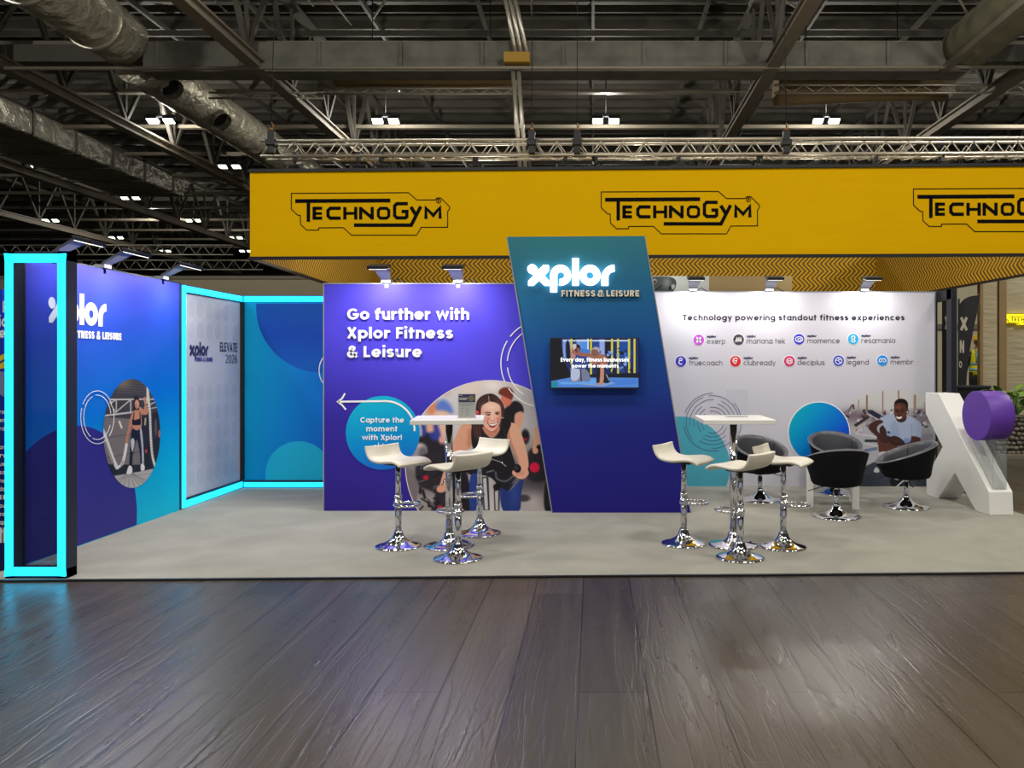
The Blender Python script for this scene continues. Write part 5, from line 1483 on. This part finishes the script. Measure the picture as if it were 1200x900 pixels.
b.build('violet_drum', mat('satin_violet_board', (104, 60, 172), .45, 0, .02), xs, bevel=.003)
b = MB(); pl = [(.80, .715), (1.24, .28), (1.24, .80), (.80, .80)]
b.prism([xp(u, z, .05) for u, z in pl], [xp(u, z, .056) for u, z in pl]); b.prism([xp(u, z, .20) for u, z in pl], [xp(u, z, .206) for u, z in pl])
b.prism([xp(1.236, z, .05) for z in (.28, .80)]+[xp(1.236, z, .206) for z in (.80, .28)], [xp(1.242, z, .05) for z in (.28, .80)]+[xp(1.242, z, .206) for z in (.80, .28)])
b.build('clear_support', clear_mat('clear_drum_support', (.95, .96, .96), .06), xs)

# ------------------------------------------------------------------ yellow banner ring of the neighbouring stand
def chevron_mat():
    m, nt, b = new_mat('yellow_herringbone_fabric')
    N = nt.nodes.new; L = nt.links.new
    uv = N('ShaderNodeAttribute'); uv.attribute_name = 'along'
    sp = N('ShaderNodeSeparateXYZ'); L(uv.outputs['Vector'], sp.inputs[0])
    pg = N('ShaderNodeMath'); pg.operation = 'PINGPONG'; pg.inputs[1].default_value = .17; L(sp.outputs['Y'], pg.inputs[0])
    ad = N('ShaderNodeMath'); ad.operation = 'ADD'; L(sp.outputs['X'], ad.inputs[0]); L(pg.outputs[0], ad.inputs[1])
    dv = N('ShaderNodeMath'); dv.operation = 'DIVIDE'; dv.inputs[1].default_value = .105; L(ad.outputs[0], dv.inputs[0])
    fr_ = N('ShaderNodeMath'); fr_.operation = 'FRACT'; L(dv.outputs[0], fr_.inputs[0])
    cr = N('ShaderNodeValToRGB'); cr.color_ramp.interpolation = 'LINEAR'
    e = cr.color_ramp.elements; e[0].position = .40; e[0].color = rgb(88, 66, 18); e[1].position = .50; e[1].color = rgb(206, 158, 6)
    L(fr_.outputs[0], cr.inputs[0]); L(cr.outputs[0], b.inputs['Base Color'])
    b.inputs['Roughness'].default_value = .8
    return m
M_CHEV = chevron_mat()
def yellow_mat():
    m = mat('yellow_stretch_fabric', (238, 184, 2), .75, 0, .03, 2.0, 0)
    nt = m.node_tree; b = nt.nodes['Principled BSDF']
    tc = nt.nodes.new('ShaderNodeTexCoord'); mp = nt.nodes.new('ShaderNodeMapping'); mp.inputs['Rotation'].default_value = (0, .35, 0); mp.inputs['Scale'].default_value = (.5, 1, 5)
    nz = nt.nodes.new('ShaderNodeTexNoise'); nz.inputs['Scale'].default_value = 1.6
    bp = nt.nodes.new('ShaderNodeBump'); bp.inputs['Strength'].default_value = .12; bp.inputs['Distance'].default_value = .05
    nt.links.new(tc.outputs['Object'], mp.inputs[0]); nt.links.new(mp.outputs[0], nz.inputs['Vector']); nt.links.new(nz.outputs['Fac'], bp.inputs['Height']); nt.links.new(bp.outputs[0], b.inputs['Normal'])
    return m
M_YEL = yellow_mat(); M_YEL.node_tree.nodes['Principled BSDF'].inputs['Specular IOR Level'].default_value = .05
BA, BB = Vector((-4.70, 10.52, 0)), Vector((7.23, 10.15, 0))
def ban(px, py, d=0.0):
    q = (px-VX)/FPX; dx, dy = BB.x-BA.x, BB.y-BA.y
    t = (q*BA.y-BA.x)/(dx-q*dy)
    Y = BA.y+dy*t
    return Vector((q*Y, Y-d, CAMZ-(py-VY)*Y/FPX))
ring_t = thing('hanging_banner', 'huge yellow hanging banner ring with black outlined emblems and herringbone lining', 'banner', (1.2, 10.4, 3.05))
zb, zt_ = 3.05, 4.215
corners = [BA, BB, Vector((6.62, 17.9, 0)), Vector((-4.95, 17.9, 0))]
def band(a, c, th, nin):
    b = MB(); n = Vector((a.y-c.y, c.x-a.x, 0)).normalized()*th*nin
    lo = [a, c, c+n, a+n]
    b.prism([p+Vector((0, 0, zt_)) for p in lo], [p+Vector((0, 0, zb)) for p in lo]); return b
band(BA, BB, .03, 1).build('front_fabric', M_YEL, ring_t)
def lining(name, a, c):
    d = c-a; n = Vector((-d.y, d.x, 0)).normalized()*.02
    segs = 2
    vs, uvs = [], []
    for p, u in ((a, 0), (c, d.length)):
        for z in (zb, zt_): vs.append(p+Vector((0, 0, z))); uvs.append((u, z-zb, 0))
    for p, u in ((a-n, 0), (c-n, d.length)):
        for z in (zb, zt_): vs.append(p+Vector((0, 0, z))); uvs.append((u, z-zb, 0))
    b = MB(); b.v = [tuple(v) for v in vs]; b.f = [[0, 2, 3, 1], [4, 5, 7, 6], [0, 4, 6, 2], [1, 3, 7, 5], [0, 1, 5, 4], [2, 6, 7, 3]]; b.s = [False]*6
    o = b.build(name, M_CHEV, ring_t)
    at = o.data.attributes.new('along', 'FLOAT_VECTOR', 'POINT')
    org = ORG[ring_t.name]
    for i, v in enumerate(o.data.vertices):
        p = v.co+org; u = (Vector((p.x, p.y, 0))-a).dot(d.normalized()); at.data[i].vector = (u, p.z-zb, 0)
    return o
lining('rear_fabric', corners[3], corners[2]); lining('side_fabric', corners[0]+Vector((0, .04, 0)), corners[3]); lining('side_fabric', corners[2], corners[1]+Vector((0, .04, 0)))
b = MB()
for i in range(4):
    a, c = corners[i], corners[(i+1) % 4]
    for z in (zb-.02, zt_+.012): b.beam(a+Vector((0, 0, z)), c+Vector((0, 0, z)), .05, .04)
b.build('edge_tube', M_BLACK, ring_t)
for k, (ox, oy, sc) in enumerate(((330, 215, 5.714), (693, 213.4, 5.714), (1058.6, 209.6, 5.60))):
    q = lambda u, v, d=0.0: ban(ox+u/sc, oy+v/sc, d)
    b = MB()
    put_ribbon(b, q, [(66, 66), (850, 62), (905, 110), (1028, 110), (1042, 97), (1066, 97), (1125, 155), (1125, 170), (1112, 188), (1112, 293), (935, 294), (905, 346), (468, 346), (415, 296), (250, 297), (248, 312), (168, 312), (128, 274), (126, 214), (108, 212), (66, 172)], 5.5, True, .002, .005)
    put_ribbon(b, q, arc(1052, 118, 15, 15, 0, 360, 22)[:-1], 4, True, .002, .005)
    put_ribbon(b, q, [(1047, 126), (1047, 111), (1055, 112), (1056, 117), (1048, 119), (1057, 126)], 3, False, .002, .005)
    for p, w in (([(92, 118), (728, 114)], 22), ([(180, 112), (180, 256)], 20), ([(219, 157), (219, 241)], 20), ([(210, 166), (272, 166)], 18), ([(215, 201), (270, 201)], 15), ([(210, 232), (272, 232)], 18),
                 ([(396, 166), (326, 166), (311, 181), (311, 217), (326, 232), (396, 232)], 19), ([(424, 157), (424, 241)], 19), ([(497, 157), (497, 241)], 19), ([(424, 200), (497, 200)], 16),
                 ([(530, 241), (530, 157)], 19), ([(607, 157), (607, 241)], 19), ([(526, 164), (611, 234)], 19),
                 ([(845, 135), (772, 135), (757, 150), (757, 215), (772, 230), (828, 230), (839, 222), (839, 187), (804, 187)], 19),
                 ([(866, 157), (898, 208)], 21), ([(932, 154), (868, 279), (485, 279)], 20),
                 ([(967, 237), (967, 165), (1016, 214), (1061, 162), (1061, 235)], 19)):
        put_ribbon(b, q, p, w*1.13, False, .002, .005)
    put_ribbon(b, q, [(662, 166), (704, 166), (718, 180), (718, 218), (704, 232), (662, 232), (648, 218), (648, 180)], 19, True, .002, .005)
    b.build('emblem', M_BLACKTEXT, ring_t)

# ------------------------------------------------------------------ the neighbouring stand behind and at the right
nb = thing('backdrop_panel', 'panel with a grey face photo and wood-look board peeking over the white wall', 'backdrop', (2.2, 13.5, 0))
f0, f1, f2, ft = W(755, 0, 13.5).x, W(831, 0, 13.5).x, W(928, 0, 13.5).x, W(0, 323.5, 13.5).z
b = MB(); b.bb(f1, f2, 13.5, 13.6, 0, ft); b.build('wood_board', mat('pale_oak_board', (156, 138, 98), .6, 0, .14, 7, .05, stretch=(.6, 1, 9)), nb)
b = MB(); b.bb(f0, f1, 13.5, 13.6, 0, ft); b.build('photo_board', mat('pale_grey_board', (198, 210, 214), .5, 0, .02), nb)
P = Paint(front(13.5), 755, 324, 831, 352, .5, (198, 210, 214))
P.use(750, 310, 6)
P.poly([(80, 90), (200, 86), (250, 110), (250, 160), (220, 210), (210, 260), (80, 260)], (62, 72, 76)); P.blob(190, 130, 30, 40, (118, 130, 134)); P.ell(232, 156, 12, 18, (170, 180, 184), 20); P.ell(212, 165, 10, 14, (16, 20, 24)); P.ell(102, 118, 16, 18, (130, 140, 144)); P.ell(104, 122, 9, 10, (24, 28, 32)); P.line([(110, 180), (150, 150)], 10, (30, 36, 40))
P.build('printed_photograph', M_PRINT, nb, .004)
gp = thing('backdrop_panel', 'pale cream partition behind the black flags and the hi-vis worker', 'partition', (10, 22, 0))
b = MB(); b.bb(8.5, 16, 22, 22.2, 0, 4.0); b.build('partition_board', mat('cream_partition', (214, 206, 176), .7, 0, .04, 2), gp)
b = MB(); b.bb(8.5, 16, 21.9, 22.0, 2.55, 2.7); b.build('cross_rail', M_STEEL, gp)
sb = thing('backdrop_panel', 'long beige partition far behind the booth, under the roof', 'partition', (-14, 20, 0))
b = MB(); b.bb(-26, -5.4, 20, 20.2, 0, W(0, 327, 20).z); b.build('partition_board', mat('beige_partition', (168, 158, 130), .7, 0, .05, 2), sb)
b = MB(); b.bb(-26, -5.4, 19.97, 20.23, W(0, 327, 20).z, W(0, 327, 20).z+.08); b.build('top_rail', M_STEEL, sb)

YR = 14.5
def stone_mat():
    m = mat('tan_rippled_cladding', (164, 154, 126), .8, 0, .22, 5.0, .9, stretch=(.5, 1, 3.0)); return m
nw = thing('clad_wall', 'tan rippled-stone wall of the neighbouring stand at the right border', 'wall', (8.6, YR, 0))
b = MB(); b.bb(W(1176, 0, YR).x, 11.5, YR, YR+.2, 0, 3.6); b.build('stone_cladding', stone_mat(), nw)
b = MB(); b.bb(W(1168.5, 0, YR).x, W(1177, 0, YR).x, YR-.08, YR+.2, 0, 3.6); b.build('timber_post', mat('brown_timber_post', (132, 108, 70), .6, 0, .15, 4), nw)
nc = thing('clad_column', 'tan stone-clad column with a timber edge beside the black flags', 'column', (7.3, YR-.1, 0))
b = MB(); b.bb(W(1151, 0, YR-.1).x, W(1168.5, 0, YR-.1).x, YR-.1, YR-.02, 0, 3.6); b.build('stone_cladding', stone_mat(), nc)
b = MB(); b.bb(W(1148, 0, YR-.12).x, W(1151.5, 0, YR-.12).x, YR-.14, YR-.03, 0, 3.6); b.build('timber_post', bpy.data.materials['brown_timber_post'], nc)
sg = thing('lit_sign', 'small glowing yellow outlined sign on the tan stone wall', 'sign', W(1192, 373, YR))
q = lambda u, v, d=0.0: W(1177.5+u, 367.5+v, YR-.05)+Vector((0, -d, 0))
ol = [(1, 0), (33, 0), (37, 4), (52, 4), (52, 11), (38, 11), (36, 13.5), (17, 13.5), (14, 11), (4, 11), (3, 8), (0, 6)]
b = MB(); put_poly(b, q, ol, -.05, .02); b.build('sign_plate', mat('glowing_yellow_plate', (255, 226, 20), .4, 0, 0, emit=1.0), sg)
b = MB(); put_ribbon(b, q, ol, .7, True, .021, .026)
for p in ([(5, 3.6), (24, 3.6)], [(8, 3.6), (8, 9)], [(11, 5.4), (11, 8.6)], [(11, 5.4), (13, 5.4)], [(11, 7), (13, 7)], [(11, 8.6), (13, 8.6)], [(17, 5.4), (15, 5.4), (15, 8.6), (17, 8.6)], [(19, 5.2), (19, 8.8)], [(21.6, 5.2), (21.6, 8.8)], [(19, 7), (21.6, 7)], [(23.4, 8.8), (23.4, 5.2), (26, 8.8), (26, 5.2)], [(28, 5.4), (30.4, 5.4), (30.4, 8.6), (28, 8.6), (28, 5.2)], [(35, 4.4), (32, 4.4), (32, 8.6), (35, 8.6), (35, 6.8), (33.6, 6.8)], [(36.6, 5.4), (38.4, 7.4)], [(40, 5.2), (37, 10.2), (20, 10.2)], [(41.6, 8.8), (41.6, 5.4), (44, 7.6), (46.4, 5.4), (46.4, 8.8)]):
    put_ribbon(b, q, p, .8, False, .021, .026)
b.build('sign_lettering', mat('dark_sign_vinyl', (96, 70, 10), .5), sg)

# dark portal frame at the end of the white wall
dp = thing('portal_frame', 'dark unlit portal frame standing at the right end of the white wall', 'portal frame', (4.5, 9.9, CT))
b = MB()
xa, xb, ya, yb_, zt2 = 4.43, 4.50, 9.50, 10.16, 2.515
b.bb(xa, xb, ya, ya+.13, CT, zt2); b.bb(xa, xb, yb_-.13, yb_, CT, zt2); b.bb(xa, xb, ya, yb_, zt2-.13, zt2); b.bb(xa, xb, ya, yb_, CT, CT+.13)
b.build('frame', mat('charcoal_portal_frame', (30, 32, 42), .45, .1, .05), dp, bevel=.004)
b = MB(); b.bb(xb, xb+.012, ya+.02, ya+.08, CT+.02, zt2-.02); b.bb(xb, xb+.012, yb_-.08, yb_-.02, CT+.02, zt2-.02); b.bb(xb, xb+.012, ya+.02, yb_-.02, zt2-.08, zt2-.02); b.build('light_tube', M_PALE_EDGE, dp)

# feather flags
M_FLAG = mat('black_flag_cloth', (18, 18, 22), .8, 0, .15, 6, .1)
M_FLAGTXT = mat('grey_flag_print', (170, 164, 150), .7)
def flag(name_lab, Y, pole_x, outline, letters):
    t = thing('feather_flag', name_lab, 'flag', (W(pole_x, 0, Y).x, Y, 0))
    mpf = lambda u, v, d=0.0: W(u, v, Y)+Vector((0, -d, 0))
    b = MB(); put_poly(b, mpf, smooth_path(outline[:5], False, 4)+outline[5:], -.006, .006); b.build('cloth', M_FLAG, t)
    b = MB(); p = W(pole_x, 350, Y); b.tube([(p.x, Y+.03, 0), (p.x, Y+.03, p.z)], .02, 8); b.build('pole', M_DARK, t)
    b = MB(); b.lathe([(.22, 0), (.22, .03), (.05, .05), (.03, .2)], (p.x, Y+.03, 0), 20); b.build('base', M_DARK, t)
    b = MB()
    for s, u0, u1, v1, v0 in letters:
        put_text(b, mpf, s, u0, u1, v1, v0, .24, .1, .008, .011)
    b.build('flag_lettering', M_FLAGTXT, t)
flag('black feather flag with curved top beside the tan column', 14.25, 1124.5, [(1124, 357), (1129, 351.5), (1135, 348), (1142, 346.5), (1148.6, 346), (1146, 362), (1141, 384), (1136, 412), (1133, 440), (1131, 470), (1124, 470)], [('X', 1124.5, 1134, 387, 372), ('N', 1124.5, 1129.6, 413.5, 399), ('O', 1123.6, 1127, 431, 423)])
flag('narrow black feather flag seen through the dark portal frame', 15.0, 1116, [(1104, 350), (1106, 349.6), (1109, 351), (1112, 354.5), (1116, 362), (1116, 390), (1116, 430), (1112, 470), (1104, 470)], [('X', 1106.8, 1112.2, 386, 371)])

# counter and planter
ct = thing('reception_counter', 'low black counter standing behind the white X sculpture', 'counter', (6.8, 13.2, 0))
b = MB(); b.bb(W(1122, 0, 13.65).x, W(1160, 0, 13.65).x, 13.65, 14.0, 0, 1.14); b.build('counter_body', M_BLACK, ct, bevel=.01)
b = MB(); b.bb(W(1120, 0, 13.62).x, W(1162, 0, 13.62).x, 13.62, 14.02, 1.14, 1.19); b.build('counter_top', M_DARK, ct, bevel=.006)
pl_ = thing('pebble_planter', 'planter box clad in grey pebbles at the right border', 'planter', (8.0, 13.2, 0))
px0 = W(1168, 0, 12.9).x
b = MB(); b.bb(px0, px0+2.6, 12.95, 13.0, 0, .68); b.bb(px0, px0+2.6, 13.55, 13.6, 0, .68); b.bb(px0, px0+.05, 13.0, 13.55, 0, .68); b.bb(px0+2.55, px0+2.6, 13.0, 13.55, 0, .68); b.bb(px0+.05, px0+2.55, 13.0, 13.55, 0, .55); b.build('planter_box', mat('dark_planter', (60, 58, 52), .8, 0, .2), pl_)
b = MB(); b.bb(px0, px0+2.6, 12.8, 12.95, 0, .06); b.bb(px0, px0+2.6, 12.9, 12.95, .68, .72); b.build('planter_ledge', mat('grey_ledge', (120, 114, 98), .7), pl_)
rp = random.Random(4)
b = MB()
for i in range(15):
    for j in range(8):
        b.ball((px0+.05+i*.085+(j % 2)*.04+rp.uniform(-.012, .012), 12.935, .09+j*.078+rp.uniform(-.01, .01)), .048, 8, 6, (rp.uniform(.85, 1.1), .6, rp.uniform(.6, .85)))
o = b.build('pebble_cladding', mat('grey_pebbles', (124, 118, 104), .7, 0, .45, 9), pl_); o['kind'] = 'stuff'
pt = thing('potted_plant', 'leafy green plant growing from the pebble planter behind the violet drum', 'plant', (W(1185, 0, 13.3).x, 13.3, .68))
M_LEAF = mat('green_leaf', (74, 118, 40), .45, 0, .35, 6); M_LEAF2 = mat('light_green_leaf', (120, 156, 60), .45, 0, .3, 6)
rp = random.Random(12)
cx, cy = W(1187, 0, 13.3).x, 13.3
st_ = MB()
for k in range(26):
    a = rp.uniform(0, 2*PI); L_ = rp.uniform(.2, .36); el = rp.uniform(.1, 1.2)
    r0 = rp.uniform(.05, .30); bx, by, bz = cx+math.cos(a)*r0, cy+math.sin(a)*r0*.7, rp.uniform(.78, 1.12)
    st_.tube([(cx+math.cos(a)*.04, cy, .66), (cx+math.cos(a)*r0*.6, cy+math.sin(a)*r0*.4, (bz+.66)/2), (bx, by, bz)], .008, 6)
    d = Vector((math.cos(a)*math.cos(el), math.sin(a)*math.cos(el), math.sin(el))); s = d.cross(Vector((0, 0, 1))).normalized(); up = s.cross(d)
    lf = MB(); vs = []
    for i in range(7):
        t = i/6; w = .085*math.sin(PI*min(1, t*.92+.05))**.8; c_ = Vector((bx, by, bz))+d*(L_*t)-Vector((0, 0, .16*L_*t*t*2))
        vs += [c_-s*w+up*.02*w/.08, c_-up*.01, c_+s*w+up*.02*w/.08]
    fs = [(i*3+j, i*3+j+1, i*3+j+4, i*3+j+3) for i in range(6) for j in range(2)]
    lf.add(vs, fs, True); lf.build('leaf', M_LEAF if rp.random() < .6 else M_LEAF2, pt, solid=.003, subsurf=1)
st_.build('stems', M_LEAF, pt)

# ------------------------------------------------------------------ worker in a hi-vis vest on the back platform
PX, PY, PZ = W(1146, 0, 18.8).x, 18.8, .44
pf = thing('stage_platform', 'low dark platform the hi-vis worker stands on', 'platform', (PX, PY, 0))
b = MB(); b.bb(PX-1.2, PX+1.4, PY-.8, PY+1.0, 0, .42); b.build('platform_deck', M_DARK, pf, bevel=.01)
b = MB(); b.bb(PX-1.22, PX+1.42, PY-.82, PY+1.02, .42, PZ); b.build('deck_top', M_BLACK, pf)
pe = thing('person', 'worker in yellow helmet and hi-vis vest seen from behind, half hidden by the column', 'person', (PX, PY, PZ))
def skinned(name, verts, edges, radii, material, parent, root=0, sub=2):
    me = bpy.data.meshes.new(name); me.from_pydata(verts, edges, []); me.materials.append(material)
    o = bpy.data.objects.new(name, me); COL.objects.link(o); o.parent = parent
    m = o.modifiers.new('skin', 'SKIN'); m.use_smooth_shade = True
    sv = me.skin_vertices[0].data if me.skin_vertices else None
    if sv is None:
        bm = bmesh.new(); bm.from_mesh(me); bm.verts.layers.skin.verify(); bm.to_mesh(me); bm.free(); sv = me.skin_vertices[0].data
    for i, r in enumerate(radii):
        sv[i].radius = r if isinstance(r, tuple) else (r, r); sv[i].use_root = (i == root)
    s = o.modifiers.new('sub', 'SUBSURF'); s.levels = sub; s.render_levels = sub
    return o
M_SKINP = mat('brown_skin', (150, 92, 58), .55, 0, .06)
bv = [(0, 0, .95), (0, 0, 1.12), (0, 0, 1.32), (0, 0, 1.46), (0, 0, 1.55), (0, .015, 1.66), (0, .01, 1.74),
      (.19, 0, 1.40), (.25, .03, 1.13), (.21, .18, .98), (.17, .25, .98), (-.19, 0, 1.40), (-.25, .03, 1.13), (-.21, .18, .98), (-.17, .25, .98),
      (.10, 0, .90), (.11, .01, .5), (.11, -.02, .09), (.12, .14, .04), (-.10, 0, .90), (-.11, .01, .5), (-.11, -.02, .09), (-.12, .14, .04)]
be = [(0, 1), (1, 2), (2, 3), (3, 4), (4, 5), (5, 6), (3, 7), (7, 8), (8, 9), (9, 10), (3, 11), (11, 12), (12, 13), (13, 14), (0, 15), (15, 16), (16, 17), (17, 18), (0, 19), (19, 20), (20, 21), (21, 22)]
brd = [(.15, .11), (.14, .10), (.16, .11), (.11, .08), .055, (.078, .09), (.075, .085), .065, .045, .032, .035, .065, .045, .032, .035, .09, .062, .045, .04, .09, .062, .045, .04]
skinned('body', bv, be, brd, M_SKINP, pe)
for sx in (1, -1):
    fv = [(sx*.17, .25, .98)]; fe = []; frr = [.028]
    for k in range(4):
        i = len(fv); x = sx*(.195-.018*k); fv += [(x, .30, .985), (x-sx*.004, .335, .972), (x-sx*.008, .352, .952)]; fe += [(0, i), (i, i+1), (i+1, i+2)]; frr += [.010, .009, .008]
    i = len(fv); fv += [(sx*.135, .265, 1.0), (sx*.125, .295, 1.0)]; fe += [(0, i), (i, i+1)]; frr += [.012, .010]
    skinned('hand', fv, fe, frr, M_SKINP, pe)
M_HIVIS = mat('hi_vis_yellow_vest', (222, 214, 26), .6, 0, .06); M_BAND = mat('pale_blue_reflective_band', (120, 180, 204), .35, .2, .03)
def oval(rx, ry, z, n=28): return [(rx*math.cos(2*PI*i/n), ry*math.sin(2*PI*i/n), z) for i in range(n)]
def loft(name, rows, material, parent, close=False):
    n = len(rows[0]); vs = sum(rows, []); fs = [(i*n+k, i*n+(k+1) % n, (i+1)*n+(k+1) % n, (i+1)*n+k) for i in range(len(rows)-1) for k in range(n)]
    b = MB(); b.add(vs, fs, True); return b.build(name, material, parent, local=True, solid=.006)
vst = loft('vest', [oval(.20, .155, .86), oval(.195, .15, 1.0), oval(.195, .15, 1.15), oval(.215, .155, 1.3), oval(.225, .14, 1.40), oval(.16, .10, 1.475), oval(.075, .07, 1.50)], M_HIVIS, pe)
loft('reflective_band', [oval(.204, .159, .96), oval(.203, .158, 1.02)], M_BAND, vst); loft('reflective_band', [oval(.203, .158, 1.10), oval(.205, .158, 1.16)], M_BAND, vst)
for sx in (-.1, .1):
    b = MB(); b.tube([(sx, -.155, 1.16), (sx, -.163, 1.3), (sx*1.05, -.145, 1.40), (sx*.95, -.06, 1.475)], .022, 8); b.build('reflective_band', M_BAND, vst, local=True)
M_TROU = mat('black_work_trousers', (22, 22, 26), .8, 0, .1)
b = MB()
for sx in (.105, -.105): b.tube([(sx*.9, 0, .93), (sx, .005, .72), (sx*1.05, .01, .5), (sx*1.05, -.01, .28), (sx*1.07, -.02, .07)], [.115, .105, .085, .075, .07], 16)
b.build('trousers', M_TROU, pe, local=True)
for sx in (.115, -.115):
    b = MB(); b.ball((sx, .05, .045), .06, 14, 8, (.85, 2.2, .75)); b.build('boot', M_BLACK, pe, local=True)
for sx in (1, -1):
    b = MB(); b.tube([(sx*.19, 0, 1.41), (sx*.225, .01, 1.28), (sx*.255, .03, 1.13), (sx*.235, .1, 1.06), (sx*.212, .17, .985)], [.082, .072, .06, .052, .044], 14); b.build('sleeve', M_BLACK, pe, local=True)
b = MB(); b.ball((0, -.02, 1.66), .092, 18, 12, (.95, .95, 1.0)); b.build('hair', mat('auburn_hair', (120, 62, 28), .6, 0, .2, 30), pe, local=True)
for sx in (1, -1):
    b = MB(); b.ball((sx*.088, .02, 1.66), .026, 10, 8, (.4, .8, 1.2)); b.build('ear', M_SKINP, pe, local=True)
b = MB(); b.lathe([(.135, 1.712), (.138, 1.718), (.128, 1.735), (.122, 1.77), (.105, 1.81), (.07, 1.84), (.0, 1.852)], (0, 0, 0), 28); b.ball((0, .12, 1.716), .07, 14, 8, (1.2, 1.0, .12)); b.build('helmet', mat('yellow_helmet', (232, 180, 20), .35, 0, .02), pe, local=True)
